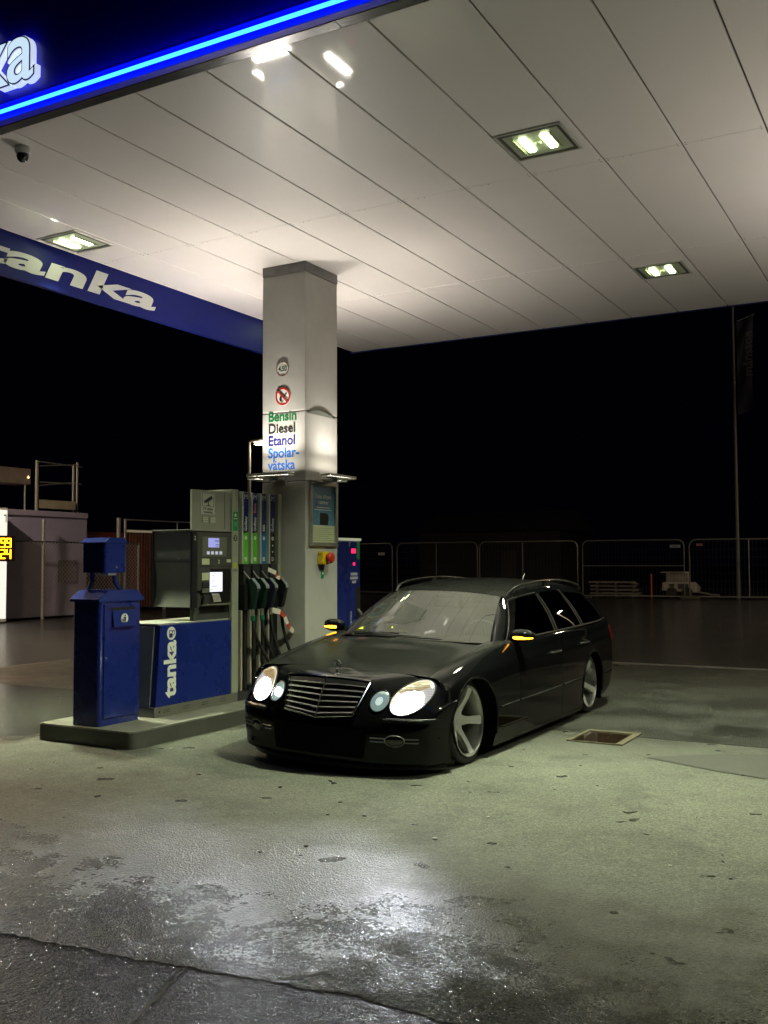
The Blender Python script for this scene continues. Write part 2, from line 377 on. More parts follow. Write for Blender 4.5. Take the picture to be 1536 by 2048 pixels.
text_mb(MB(), 'tanka', 0.66, (org[0] - 0.004, 4.6485, org[2] + 0.002), XP, ZP, offset=0.005, extrude=0.0012).build('sign_letter_face', sf, can)
# left side: hanging fascia band with lettering
MB().box(-7.72, -7.664, 4.86, 12.15, 4.215, SZ + 0.31, 0.004, 1).build('side_fascia', mat('side_fascia_navy', (0.0025, 0.006, 0.085), 0.5, var=0.08, spec=.15), can)
vs, fs = text_mesh('tanka', 0.33, offset=0.03, extrude=0.001, shear=0.15)
ln = max(v.x for v in vs)
text_mb(MB(), 'tanka', 0.33, (-7.661, 8.38 - ln * 3.4, 4.325), YP, ZP, sx=3.4, offset=0.03, extrude=0.001, shear=0.15).build('side_lettering', mat('side_letter_white', (0.5, 0.5, 0.48), 0.5), can)
MB().box(cx0 - 0.06, 14.2, cy1 + 0.001, cy1 + 0.06, SZ - 0.004, SZ + 0.6, 0.004, 1).build('rear_fascia', mat('side_fascia_navy', None), can)
MB().box(14.001, 14.2, 4.79, cy1, SZ - 0.3, SZ + 0.6, 0.004, 1).build('side_fascia', fas_m, can)

# ceiling flood lights
flood_m = mat('flood_tube', (0.9, 1, 0.8), 0.4, emis=(0.86, 1.0, 0.56), es=LAMP_E)
def flood(cx, cy, label, name='ceiling_light', pw=1.0, spr=112):
    t = thing(name, label, 'ceiling light', (cx, cy, SZ), 'recessed floodlights in the canopy soffit')
    h = 0.262; z = SZ
    mb = MB()
    for (a, b_, c, d) in ((-h, h, -h, -h + .018), (-h, h, h - .018, h), (-h, -h + .018, -h + .0185, h - .0185), (h - .018, h, -h + .0185, h - .0185)):
        mb.box(cx + a, cx + b_, cy + c, cy + d, z - .012, z - .001, .002, 1)
    mb.build('frame', mat('lamp_frame', (0.5, 0.5, 0.45), 0.4, metal=0.4, var=0.2, vscale=20), t)
    g = .235
    mb = MB()
    for (a, b_, c, d) in ((-g, g, -g, -g + .03), (-g, g, g - .03, g), (-g, -g + .02, -g + .0305, g - .0305), (g - .02, g, -g + .0305, g - .0305)):
        mb.box(cx + a, cx + b_, cy + c, cy + d, z - .009, z - .002, .002, 1)
    mb.build('gasket', mat('lamp_gasket', (0.06, 0.055, 0.05), 0.5), t)
    MB().box(cx - .214, cx + .214, cy - .204, cy + .204, z - .004, z - .001).build('reflector', mat('lamp_reflector', (0.45, 0.5, 0.36), 0.35, metal=0.3), t)
    for sx in (-1, 1):
        MB().box(cx + sx * .085 - .028, cx + sx * .085 + .028, cy - .12, cy + .12, z - .018, z - .006, .004, 1).build('light_tube', flood_m, t)
        MB().box(cx + sx * .145 - .004, cx + sx * .145 + .004, cy - .15, cy + .15, z - .022, z - .005).build('louvre', mat('lamp_louvre', (0.6, 0.65, 0.5), 0.25, metal=0.7), t)
    l = bpy.data.lights.new('flood_beam', 'AREA'); l.shape = 'RECTANGLE'; l.size = .26; l.size_y = .24; l.energy = FLOOD_W * pw; l.color = (.90, 1.0, .68); l.spread = R(spr)
    lo = bpy.data.objects.new('flood_beam', l); COL.objects.link(lo); lo.parent = t; lo.location = (0, 0, -.024)
    MB().lathe([(0, -.018), (.02, -.017), (.026, -.005)], (cx, cy, z), 'z', 16).build('sensor', mat('lamp_lens', (0.6, 0.7, 0.45), 0.3), t, True)
    return t
flood(-2.565, 6.945, 'square recessed ceiling light nearest the camera, right of the grey column')
flood(-2.565, 10.74, 'square recessed ceiling light farther back, near the rear edge of the canopy at the right', pw=.55)
flood(-7.34, 6.885, 'recessed ceiling light with rust marks at the left soffit edge above the blue band', pw=.45, spr=66)
flood(-7.30, 10.74, 'square recessed ceiling light on the left soffit edge, hidden behind the grey column', pw=.45, spr=66)
for (a, b_) in ((2.3, 6.94), (2.3, 10.74), (7.1, 6.94), (7.1, 10.74)): flood(a, b_, 'square recessed ceiling light beyond the right edge of the view')
# CCTV dome
cc = thing('security_camera', 'small dome security camera hanging under the front left of the canopy soffit', 'camera', (-6.00, 5.09, SZ))
MB().lathe([(0, 0), (.055, 0), (.058, -.03), (.05, -.05), (.0, -.05)], (-6.00, 5.09, SZ - .001), 'z', 32).build('mount', mat('camera_white', (0.6, 0.6, 0.6), 0.4), cc, True)
MB().lathe([(.046, 0), (.046, -.02), (.036, -.045), (.018, -.06), (0, -.064)], (-6.00, 5.09, SZ - .052), 'z', 32).build('dome', mat('smoked_dome', (0.02, 0.02, 0.025), 0.08, coat=1.0), cc, True)

# ================================================================== COLUMNS
clad_m = mat('column_cladding', (0.45, 0.44, 0.41), 0.5, var=0.08, vscale=3.0, rvar=0.06, spec=.3)
def column(X0, X1, Y0, Y1, label):
    t = thing('canopy_column', label, 'column', ((X0 + X1) / 2, (Y0 + Y1) / 2, 0.14))
    mb = MB()
    zs = [0.14, 2.335, 3.068, 4.54]
    for a, b_ in zip(zs[:-1], zs[1:]):
        mb.box(X0, X1, Y0, Y1, a + 0.002, b_ - 0.002, 0.012, 2)
    mb.build('cladding', clad_m, t)
    MB().box(X0 - .003, X1 + .003, Y0 - .003, Y1 + .003, 4.541, SZ - .001, .004, 1).build('collar', mat('collar_dark', (0.14, 0.135, 0.13), 0.4, metal=0.4, var=0.2, vscale=9), t)
    mb = MB()
    for z in zs[1:3]: mb.box(X0 + .004, X1 - .004, Y0 + .004, Y1 - .004, z - .0025, z + .0025)
    mb.build('joint', gap_m, t)
    return t
CX0, CX1, CY0, CY1 = -6.275, -5.725, 8.52, 9.14
c1 = column(CX0, CX1, CY0, CY1, 'tall square grey clad column behind the fuel pump, carrying fuel names and signs')
c2 = column(.9, 1.45, 8.52, 9.14, 'tall square grey clad column beyond the right edge of the view')
# bent flap of the joint cover on the right face
vs = []; fs = []; n = 16
for i in range(n + 1):
    f = i / n; y = CY0 + .03 + f * .54; hh = 0.05 * math.sin(math.pi * f) ** 0.8 * (1 - 0.35 * f)
    vs += [(CX1 + .002, y, 3.045), (CX1 + .002 + .012 * math.sin(math.pi * f), y, 3.05 + hh), (CX1 + .001, y, 3.052 + hh + 0.004)]
for i in range(n):
    for j in range(2): fs.append((i * 3 + j, i * 3 + j + 1, i * 3 + 4 + j, i * 3 + 3 + j))
MB().add(vs, fs).build('bent_joint_cover', mat('flap_dark', (0.10, 0.105, 0.09), 0.5), c1, True)
# fuel names, left face (normal -y)
yF = CY0 - 0.0015
for body, z, mm in (('Bensin', 2.978, print_green), ('Diesel', 2.851, print_black), ('Etanol', 2.722, mat('print_indigo', (0.008, 0.008, 0.13), 0.45)), ('Spolar-', 2.592, print_blue), ('v\u00e4tska', 2.464, print_blue)):
    vs, fs = text_mesh(body, 0.146, offset=0.022, extrude=0.0008)
    text_mb(MB(), body, 0.146, (CX0 + .075, yF, z), XP, ZP, sx=0.95, offset=0.022, extrude=0.0008).build('fuel_lettering', mm, c1)
def disc(cx, y, cz, r, th, n=40):
    return MB().lathe([(0, -th), (r, -th), (r, 0), (0, 0)], (cx, y, cz), 'y', n)
def ring(cx, y, cz, r0_, r1_, th, n=40):
    return MB().lathe([(r0_, -th), (r1_, -th), (r1_, 0), (r0_, 0), (r0_, -th)], (cx, y, cz), 'y', n)
# headroom sign
hs = thing('headroom_sign', 'small round white sign reading 4,50 high on the left face of the column', 'sign', (-6.012, CY0, 3.53))
disc(-6.012, CY0 - .001, 3.53, .076, .003).build('plate', print_white, hs)
ring(-6.012, CY0 - .0045, 3.53, .070, .080, .0015).build('border', mat('sign_brown_border', (0.2, 0.08, 0.04), 0.5), hs)
text_mb(MB(), '4,50', 0.078, (-6.012, CY0 - .0055, 3.503), XP, ZP, align='CENTER', sx=.8, offset=.012, extrude=.0006).build('numerals', print_black, hs)
MB().prism([(-6.022, 3.606), (-6.002, 3.606), (-6.012, 3.594)], CY0 - .008, CY0 - .0065, 'y').prism([(-6.022, 3.454), (-6.002, 3.454), (-6.012, 3.466)], CY0 - .008, CY0 - .0065, 'y').build('arrow', print_black, hs)
# no open flame sign
ns = thing('no_smoking_sign', 'round white and red no smoking and no open flame sign below the headroom sign', 'sign', (-6.008, CY0, 3.235))
disc(-6.008, CY0 - .001, 3.235, .096, .003).build('plate', print_white, ns)
ring(-6.008, CY0 - .0045, 3.235, .076, .094, .0015).build('border', print_red, ns)
cxn, czn = -6.008, 3.235
mb = MB()
mb.prism([(cxn - .045, czn - .03), (cxn - .03, czn + .01), (cxn - .038, czn + .045), (cxn - .015, czn + .03), (cxn - .005, czn + .0), (cxn - .018, czn - .02), (cxn - .012, czn - .05), (cxn - .035, czn - .052)], CY0 - .007, CY0 - .0055, 'y')
mb.prism([(cxn + .0, czn - .008), (cxn + .045, czn + .032), (cxn + .049, czn + .026), (cxn + .004, czn - .014)], CY0 - .007, CY0 - .0055, 'y')
mb.prism([(cxn - .02, czn - .055), (cxn + .005, czn - .045), (cxn + .004, czn - .055), (cxn - .015, czn - .064)], CY0 - .007, CY0 - .0055, 'y')
mb.build('pictogram', print_black, ns)
a = .062
MB().prism([(cxn - a - .007, czn + a - .007), (cxn - a + .007, czn + a + .007), (cxn + a + .007, czn - a + .007), (cxn + a - .007, czn - a - .007)], CY0 - .0092, CY0 - .0077, 'y').build('slash', print_red, ns)
# up-lights
bar_m = mat('uplight_tube', (1, 1, 1), 0.4, emis=(1.0, 0.93, 0.80), es=BAR_E)
trough_m = mat('trough_aluminium', (0.45, 0.46, 0.40), 0.4, metal=0.5)
def uplight(face, c, label):
    """face: outward direction on the column, c = centre of the wall side"""
    d = {'-y': Vector((0, -1, 0)), '+x': Vector((1, 0, 0)), '+y': Vector((0, 1, 0)), '-x': Vector((-1, 0, 0))}[face]
    s = Vector((abs(d.y), abs(d.x), 0)); hw = .26; z = 2.40
    t = thing('wall_uplight', label, 'lamp', c, 'up-lights clipped round the columns')
    c = Vector(c)
    def bx(mb, s0, s1, d0, d1, z0, z1, b=.003):
        p = c + s * s0 + d * d0; q = c + s * s1 + d * d1; return mb.box(p.x, q.x, p.y, q.y, z0, z1, b, 1)
    mb = MB(); bx(mb, -hw, hw, .10, .235, z - .022, z - .016); bx(mb, -hw, hw, .10, .106, z - .0155, z + .02); bx(mb, -hw, hw, .229, .235, z - .0155, z + .012)
    bx(mb, -hw, -hw + .006, .1065, .2285, z - .0155, z + .012); bx(mb, hw - .006, hw, .1065, .2285, z - .0155, z + .012)
    mb.build('trough', trough_m, t)
    mb = MB(); bx(mb, -hw + .02, hw - .02, .125, .212, z - .006, z + .004); mb.build('light_tube', bar_m, t)
    l = bpy.data.lights.new('uplight_beam', 'AREA'); l.shape = 'RECTANGLE'; l.size = .44; l.size_y = .06; l.energy = UP_E * (.55 if face == '+x' else 1.0); l.color = (1.0, .93, .82); l.spread = R(124)
    lo = bpy.data.objects.new('uplight_beam', l); COL.objects.link(lo); lo.parent = t; lo.location = d * .17 + Vector((0, 0, .012))
    zax = -(d * .42 + Vector((0, 0, 1))).normalized(); xax = s; yax = zax.cross(xax).normalized(); lo.rotation_euler = Matrix((xax, yax, zax)).transposed().to_euler()
    mb = MB(); bx(mb, -.06, .06, .0, .12, z - .055, z - .023); bx(mb, -.09, .09, .0, .012, z - .11, z - .0555); mb.build('bracket', trough_m, t)
    return t
uplight('-y', (-6.05, CY0, 2.40), 'slim lit up-light bar under the word vätska on the left face of the column')
uplight('+x', (CX1, 8.90, 2.40), 'slim lit up-light bar above the framed poster on the right face of the column')
uplight('+y', (-6.0, CY1, 2.40), 'slim lit up-light bar on the hidden rear face of the column')
uplight('-x', (CX0, 8.83, 2.40), 'slim lit up-light bar on the hidden far side of the column')
for fc, c in (('-y', (1.175, 8.52, 2.4)), ('+x', (1.45, 8.83, 2.4)), ('+y', (1.175, 9.14, 2.4)), ('-x', (.9, 8.83, 2.4))): uplight(fc, c, 'slim lit up-light bar on the column beyond the right edge of the view')
# poster frame on the right face
px = CX1
pf = thing('poster_frame', 'aluminium poster frame with a sky blue phone advert on the right face of the column', 'poster', (px, 8.83, 1.66))
y0, y1, z0, z1 = 8.575, 9.115, 1.655, 2.345
mb = MB(); b_ = .045
mb.box(px, px + .03, y0, y1, z0, z0 + b_, .004, 1).box(px, px + .03, y0, y1, z1 - b_, z1, .004, 1).box(px, px + .03, y0, y0 + b_, z0 + b_ + .001, z1 - b_ - .001, .004, 1).box(px, px + .03, y1 - b_, y1, z0 + b_ + .001, z1 - b_ - .001, .004, 1)
mb.build('frame', steel_m, pf)
MB().box(px + .002, px + .008, y0 + b_ + .001, y1 - b_ - .001, z0 + b_ + .18, z1 - b_ - .001).build('poster', mat('poster_sky', (0.10, 0.26, 0.38), 0.35, var=0.45, vscale=3.2), pf)
MB().box(px + .002, px + .009, y0 + b_ + .001, y1 - b_ - .001, z0 + b_ + .001, z0 + b_ + .179).build('price_sheet', mat('poster_cream', (0.55, 0.60, 0.38), 0.5), pf)
ym = (y0 + y1) / 2
mb = MB(); text_mb(mb, 'Tanka billigare', .062, (px + .0095, ym, 2.165), YP, ZP, align='CENTER', sx=.85, offset=.008, extrude=.0005); text_mb(mb, 'i sommar', .062, (px + .0095, ym, 2.105), YP, ZP, align='CENTER', sx=.85, offset=.008, extrude=.0005)
for zz, ww in ((2.065, .13), (2.04, .17)): mb.box(px + .0085, px + .0095, ym - ww, ym + ww, zz, zz + .006)
mb.build('headline', print_white, pf)
MB().prism([(ym - .065, 1.885), (ym + .085, 1.885), (ym + .11, 1.96), (ym + .09, 2.0), (ym + .07, 2.01), (ym - .055, 2.015), (ym - .065, 1.96)], px + .0085, px + .011, 'x', .0005).build('phone_picture', mat('phone_black', (0.02, 0.02, 0.022), 0.3, var=0.4, vscale=10), pf)
mb = MB()
for i in range(7): mb.box(px + .0095, px + .0102, y0 + .07, y1 - .07 - (i % 3) * .05, 1.72 + i * .021, 1.724 + i * .021)
mb.build('small_print', mat('small_print_grey', (0.25, 0.27, 0.15), 0.6), pf)
# emergency stop
es = thing('emergency_stop', 'yellow emergency stop box with a red mushroom button on the right face of the column', 'emergency button', (px, 8.84, 1.52))
MB().box(px + .001, px + .075, 8.745, 8.885, 1.465, 1.60, .012, 3).build('box', mat('safety_yellow', (0.70, 0.48, 0.01), 0.4), es)
MB().lathe([(.0, .062), (.045, .060), (.056, .048), (.056, .02), (.035, .012), (.03, 0)], (px + .0755, 8.83, 1.535), 'x', 32).build('button', mat('stop_red', (0.50, 0.03, 0.015), 0.35), es, True)
text_mb(MB(), 'STOP', .03, (px + .03, 8.7435, 1.56), XP, ZP, align='CENTER', sx=.6, extrude=.0005).build('legend', print_black, es)
tg = thing('exit_tag', 'small green and white tag on a black strap below the emergency stop', 'tag', (px, 8.84, 1.37))
MB().prism([(8.80, 1.464), (8.875, 1.464), (8.858, 1.405), (8.815, 1.405)], px + .001, px + .01, 'x').build('strap', rubber_m, tg)
MB().box(px + .001, px + .006, 8.815, 8.862, 1.32, 1.404).build('plate', mat('exit_green', (0.0, 0.25, 0.09), 0.4), tg)
MB().lathe([(0, .002), (.012, .002), (.012, 0)], (px + .0062, 8.838, 1.372), 'x', 20).build('symbol', print_white, tg)

# ================================================================== ISLAND
isl = thing('pump_island', 'raised concrete pump island with a steel edging band and rounded corners', 'kerb island', (-6.2, 9, 0))
def rr(x0, x1, y0, y1, r, n=8):
    p = []
    for cx, cy, a0 in ((x1 - r, y0 + r, -90), (x1 - r, y1 - r, 0), (x0 + r, y1 - r, 90), (x0 + r, y0 + r, 180)):
        for i in range(n + 1):
            a = R(a0 + 90 * i / n); p.append((cx + r * math.cos(a), cy + r * math.sin(a)))
    return p
ix0, ix1, iy0, iy1 = -6.735, -5.655, 5.945, 13.2
MB().prism(rr(ix0, ix1, iy0, iy1, .07), 0.0, .132, 'z').build('edging', mat('edging_steel', (0.10, 0.10, 0.085), 0.42, metal=0.4, var=0.2, vscale=3, rvar=0.1), isl, True, 30)
MB().prism(rr(ix0 + .012, ix1 - .012, iy0 + .012, iy1 - .012, .06), .01, .14, 'z').build('concrete_top', mat('island_concrete', (0.15, 0.148, 0.12), 0.75, var=0.25, vscale=6, bump=0.4, bscale=120), isl)

# ================================================================== LITTER BIN + DISPENSER
IZ = 0.14
lb = thing('litter_bin', 'tall navy blue steel litter bin with a hatch and pitched lid on the island end', 'litter bin', (-6.25, 6.3, IZ))
bx0, bx1, by0, by1 = -6.405, -6.09, 6.02, 6.50
def rr2(x0, x1, y0, y1, r): return rr(x0, x1, y0, y1, r, 6)
MB().prism(rr2(bx0, bx1, by0, by1, .035), IZ, 1.165, 'z').build('body', blue_m, lb, True, 30)
# pitched lid : ridge along x
xm = (bx0 + bx1) / 2; ymid = (by0 + by1) / 2
lid_m = mat('navy_enamel_lid', (0.014, 0.030, 0.19), 0.22, coat=0.6, coatr=0.1)
MB().prism([(by0 - .02, 1.166), (by0 - .02, 1.19), (by0 + .09, 1.262), (by1 - .06, 1.262), (by1 + .03, 1.19), (by1 + .03, 1.166)], bx0 - .012, bx1 + .014, 'x', .006).build('lid', lid_m, lb)
d = MB().box(bx1 + .0005, bx1 + .010, by0 + .045, by1 - .018, .20, 1.145, .003, 1).build('door', blue_m, lb)
MB().box(bx1 + .003, bx1 + .0025, 0, 0, 0, 0) if False else None
hx = bx1 + .010
fl = MB().prism([(hx + .001, 1.09), (hx + .007, 1.09), (hx + .03, .955), (hx + .001, .955)], by0 + .13, by1 - .10, 'y', .002).build('flap', mat('navy_enamel_flap', (0.012, 0.026, 0.17), 0.3, coat=0.4), lb)
MB().box(hx + .0005, hx + .0018, by0 + .11, by1 - .08, 1.093, 1.118).build('slot', gap_m, lb)
fz = 1.022; fy = (by0 + by1) / 2 + .015; fx = hx + .019
o = MB().lathe([(0, .003), (.042, .003), (.042, 0)], (fx + .002, fy, fz), 'x', 32).build('emblem_disc', print_white, lb)
mb = MB(); mb.lathe([(0, .001), (.008, .001), (.008, 0)], (fx + .0055, fy + .004, fz + .024), 'x', 16)
mb.prism([(fy - .006, fz + .013), (fy + .014, fz + .013), (fy + .012, fz - .03), (fy + .004, fz - .03), (fy + .003, fz - .012), (fy - .002, fz - .03), (fy - .008, fz - .03)], fx + .0055, fx + .0065, 'x')
mb.prism([(fy - .03, fz - .004), (fy - .012, fz - .004), (fy - .015, fz - .03), (fy - .027, fz - .03)], fx + .0055, fx + .0065, 'x')
mb.prism([(fy - .006, fz + .012), (fy - .006, fz + .006), (fy - .02, fz + .0), (fy - .021, fz + .005)], fx + .0055, fx + .0065, 'x')
mb.build('emblem', print_black, lb)
MB().lathe([(0, .008), (.009, .008), (.009, 0)], (hx, by0 + .065, .70), 'x', 16).build('lock', steel_m, lb)
dp = thing('towel_dispenser', 'small navy blue paper towel dispenser on two legs above the litter bin', 'dispenser', (-6.25, 6.21, 1.262))
MB().prism(rr2(-6.37, -6.10, 6.085, 6.335, .025), 1.41, 1.655, 'z').build('housing', blue_m, dp, True, 30)
MB().prism([(6.075, 1.656), (6.075, 1.665), (6.13, 1.705), (6.29, 1.705), (6.345, 1.665), (6.345, 1.656)], -6.378, -6.092, 'x', .004).build('lid', lid_m, dp)
MB().lathe([(0, .008), (.009, .008), (.009, 0)], (-6.10, 6.215, 1.455), 'x', 16).build('lock', steel_m, dp)
MB().tube([(-6.30, 6.14, 1.41), (-6.30, 6.14, 1.33), (-6.30, 6.10, 1.262)], .02, 10).build('leg', blue_m, dp, True)
MB().tube([(-6.16, 6.25, 1.41), (-6.16, 6.26, 1.33), (-6.14, 6.30, 1.262)], .02, 10).build('leg', blue_m, dp, True)
MB().box(-6.24, -6.14, 6.16, 6.26, 1.385, 1.409, .006).build('paper', white_m, dp)

# ================================================================== FUEL PUMP
pu = thing('fuel_pump', 'grey and navy fuel pump with card terminal and four nozzles, beside the litter bin', 'fuel pump', (-6.27, 7.5, IZ))
XF_ = -6.017; XB = -6.52
# plinth and blue cabinet
MB().box(XB, XF_ + .002, 6.60, 7.775, IZ, .226, .006).build('plinth', mat('plinth_grey', (0.20, 0.20, 0.17), 0.45, metal=0.5, var=0.1), pu)
mb = MB()
for yv in (6.72, 6.98, 7.24, 7.50):
    for i in range(5):
        for j in range(2): mb.lathe([(0, .0012), (.005, .0012), (.005, 0)], (XF_ + .002, yv + i * .018 + (j * .009), .175 + j * .02), 'x', 8)
mb.lathe([(0, .002), (.008, .002), (.008, 0)], (XF_ + .002, 6.665, .185), 'x', 12)
mb.build('vent_holes', gap_m, pu)
MB().prism([(6.618, .2265), (7.672, .2265), (7.672, .937), (6.675, .937)], XB + .02, XF_, 'x', .006).build('blue_cabinet', blue_m, pu)
MB().prism([(6.600, .228), (6.616, .2285), (6.672, .925), (6.655, .925)], XB + .02, XF_ - .06, 'x', .002).build('end_panel', mat('end_grey', (0.16, 0.17, 0.19), 0.4, metal=0.3), pu)
MB().box(XB + .01, XF_ - .01, 6.66, 7.66, .9385, .952, .004).build('cabinet_top', mat('cabinet_top_grey', (0.30, 0.31, 0.27), 0.4), pu)
# vertical brand lettering
vs, fs = text_mesh('tanka', .215, offset=.035, extrude=.0008); tl = max(v.x for v in vs)
sx = .50 / tl
text_mb(MB(), 'tanka', .215, (XF_ + .0016, 6.872, .30), ZP, YN, sx=sx, offset=.035, extrude=.0008).build('lettering', print_white, pu)
yc, zc = 6.815, .862
MB().lathe([(0, .002), (.058, .002), (.058, 0)], (XF_ + .0005, yc, zc), 'x', 40).build('emblem_disc', print_white, pu)
mb = MB(); X_ = XF_ + .0028
def em(pts): mb.prism([(yc + a, zc + b) for a, b in pts], X_, X_ + .0008, 'x')
em([(-.030, -.038), (.014, -.038), (.014, .0), (-.030, .0)])
em([(-.030, .001), (-.022, .001), (-.022, .028), (-.030, .028)]); em([(.006, .001), (.014, .001), (.014, .028), (.006, .028)]); em([(-.0215, .021), (.0055, .021), (.0055, .028), (-.0215, .028)])
em([(.0145, .020), (.036, .032), (.040, .026), (.0145, .012)]); em([(.032, .026), (.040, .026), (.040, -.012), (.034, -.012)]); em([(.0145, -.012), (.0335, -.012), (.0335, -.018), (.0145, -.018)])
mb.build('emblem', print_navy, pu)
# steel mast
MB().box(XB + .05, XF_ + .003, 7.677, 7.780, .2265, 2.205, .012, 2).build('mast', mat('mast_grey', (0.36, 0.38, 0.29), 0.38, metal=0.25, var=0.06), pu)
# head and terminal
tm = MB(); tm.box(-6.10, XF_ - .03, 7.16, 7.676, .953, 1.23, .004).box(-6.40, XF_ - .004, 7.17, 7.676, 1.2305, 1.775, .006)
term = tm.build('terminal', mat('terminal_grey', (0.055, 0.057, 0.052), 0.42, var=0.1), pu)
# display head door, slightly waisted, facing the camera
prof = [(-6.49, 1.778), (-6.035, 1.778), (-6.035, 1.05), (-6.49, 1.05)]
vs = []; fs = []; n = 14
for i in range(n + 1):
    f = i / n; z = 1.778 - f * .70; yy = 7.115 + (.035 * math.sin(math.pi * max(0, (f - .38) / .62)) if f > .38 else 0)
    for xx in (-6.50, -6.045): vs.append((xx, yy, z)); vs.append((xx, 7.20, z))
for i in range(n):
    a = i * 4; fs += [(a, a + 4, a + 6, a + 2), (a + 1, a, a + 4, a + 5)[::-1], (a + 2, a + 6, a + 7, a + 3), (a + 1, a + 3, a + 7, a + 5)]
fs += [(0, 2, 3, 1), (n * 4, n * 4 + 1, n * 4 + 3, n * 4 + 2)]
hd = MB().add(vs, fs).build('head_door', greypl_m, pu, True, 30)
MB().box(-6.498, -6.047, 7.112, 7.1148, 1.4965, 1.5015).build('seam', gap_m, hd)
MB().lathe([(0, -.006), (.010, -.006), (.010, 0)], (-6.19, 7.1145, 1.532), 'y', 16).build('lock', steel_m, hd)
MB().box(-6.515, -6.5005, 7.10, 7.21, 1.075, 1.785, .003).box(-6.0445, XF_ + .001, 7.095, 7.1695, 1.075, 1.785, .006).build('side_cheek', mat('cheek_black', (0.014, 0.014, 0.016), 0.35), pu)
MB().box(-6.515, XF_ + .002, 7.095, 7.676, 1.786, 1.80, .004).build('head_cap', mat('cap_grey', (0.22, 0.23, 0.2), 0.4), pu)
o = text_mb(MB(), '2', .055, (XF_ + .0025, 7.115, 1.70), YP, ZP, offset=.01, extrude=.0006); o.build('numeral', print_white, pu)
# upper cabinet with CCTV notice
MB().prism([(XF_ - .02, 7.676), (XF_ - .02, 7.19), (-6.045, 7.115), (-6.075, 7.13), (-6.26, 7.40), (-6.42, 7.676)], 1.801, 2.172, 'z', .004).build('upper_cabinet', mat('upper_grey', (0.24, 0.25, 0.20), 0.42, var=0.05), pu)
xa = XF_ - .0195
MB().box(xa, xa + .002, 7.235, 7.435, 1.945, 2.150).build('notice', mat('notice_grey', (0.42, 0.44, 0.37), 0.5), pu)
mb = MB(); X_ = xa + .0025
for (a, b_, c, d_) in ((7.25, 7.42, 2.142, 2.146), (7.25, 7.42, 2.022, 2.026), (7.25, 7.254, 2.026, 2.142), (7.416, 7.42, 2.026, 2.142)): mb.box(X_, X_ + .0008, a, b_, c, d_)
mb.prism([(7.285, 2.075), (7.385, 2.125), (7.405, 2.095), (7.305, 2.050)], X_, X_ + .0008, 'x'); mb.prism([(7.27, 2.072), (7.283, 2.075), (7.298, 2.052), (7.285, 2.048)], X_, X_ + .0008, 'x')
mb.box(X_, X_ + .0008, 7.335, 7.347, 2.028, 2.07); mb.box(X_, X_ + .0008, 7.315, 7.365, 2.0265, 2.032)
text_mb(mb, 'TV video', .04, (X_ + .0006, 7.335, 1.985), YP, ZP, align='CENTER', offset=.01, extrude=.0005); text_mb(mb, 'bevakning', .032, (X_ + .0006, 7.335, 1.957), YP, ZP, align='CENTER', offset=.01, extrude=.0005)
mb.build('notice_print', print_black, pu)
mb = MB()
for i in range(3):
    for j in range(2): mb.prism([(7.245 + j * .11, 1.915 - i * .018), (7.33 + j * .11, 1.919 - i * .018), (7.32 + j * .11, 1.907 - i * .018), (7.25 + j * .11, 1.905 - i * .018)], xa, xa + .012, 'x')
mb.build('louvre', mat('louvre_light', (0.5, 0.52, 0.42), 0.4), pu)
MB().box(xa, xa + .001, 7.585, 7.590, 1.81, 2.165).build('door_seam', gap_m, pu)
# display panel
xd = XF_ - .004
MB().box(xd, xd + .003, 7.235, 7.60, 1.548, 1.735, .001).build('display_bezel', mat('bezel_olive', (0.12, 0.13, 0.095), 0.4), pu)
scr = MB().box(xd + .0032, xd + .005, 7.322, 7.482, 1.634, 1.722).build('display', mat('lcd_blue', (0.2, 0.2, 0.4), 0.3, emis=(0.36, 0.38, 0.85), es=0.8), pu)
mb = MB()
for (a, b_, c) in ((7.41, 7.475, 1.70), (7.42, 7.475, 1.687), (7.43, 7.475, 1.66), (7.425, 7.475, 1.645)): mb.box(xd + .0052, xd + .006, a, b_, c, c + .005)
mb.build('digits', print_navy, scr)
mb = MB()
for i in range(4): mb.box(xd + .0032, xd + .007, 7.30 + i * .062, 7.34 + i * .062, 1.567, 1.597, .002, 1)
mb.build('keys', mat('key_lit', (0.5, 0.5, 0.6), 0.3, emis=(0.6, 0.6, 0.8), es=0.5), pu)
mb = MB(); mb.box(xd, xd + .002, 7.235, 7.342, 1.472, 1.528).box(xd, xd + .002, 7.60, 7.668, 1.492, 1.522).box(xd, xd + .002, 7.235, 7.335, 1.325, 1.395)
mb.build('stickers', mat('sticker_cream', (0.55, 0.58, 0.36), 0.5), pu)
text_mb(MB(), '2', .05, (xd + .001, 7.47, 1.483), YP, ZP, offset=.015, extrude=.0006).build('numeral', print_white, pu)
MB().box(xd, xd + .0015, 7.19, 7.674, 1.455, 1.459).build('seam', gap_m, pu)
MB().box(xd, xd + .004, 7.355, 7.66, 1.12, 1.43, .001).build('terminal_recess', mat('recess_black', (0.012, 0.012, 0.013), 0.3), pu)
sc2 = MB().box(xd + .0045, xd + .007, 7.345, 7.530, 1.215, 1.400).build('touch_screen', mat('screen_white', (0.7, 0.7, 0.75), 0.3, emis=(0.80, 0.82, 1.0), es=0.95), pu)
mb = MB()
for (a, b_, c) in ((7.37, 7.41, 1.365), (7.37, 7.43, 1.315), (7.37, 7.45, 1.265), (7.50, 7.505, 1.31), (7.50, 7.505, 1.26), (7.36, 7.40, 1.235)): mb.box(xd + .0072, xd + .008, a, b_, c, c + .005)
mb.build('screen_print', mat('screen_grey', (0.2, 0.2, 0.25), 0.5), sc2)
MB().box(xd, xd + .012, 7.235, 7.335, 1.255, 1.312, .003, 1).build('receipt_slot', darkpl_m, pu)
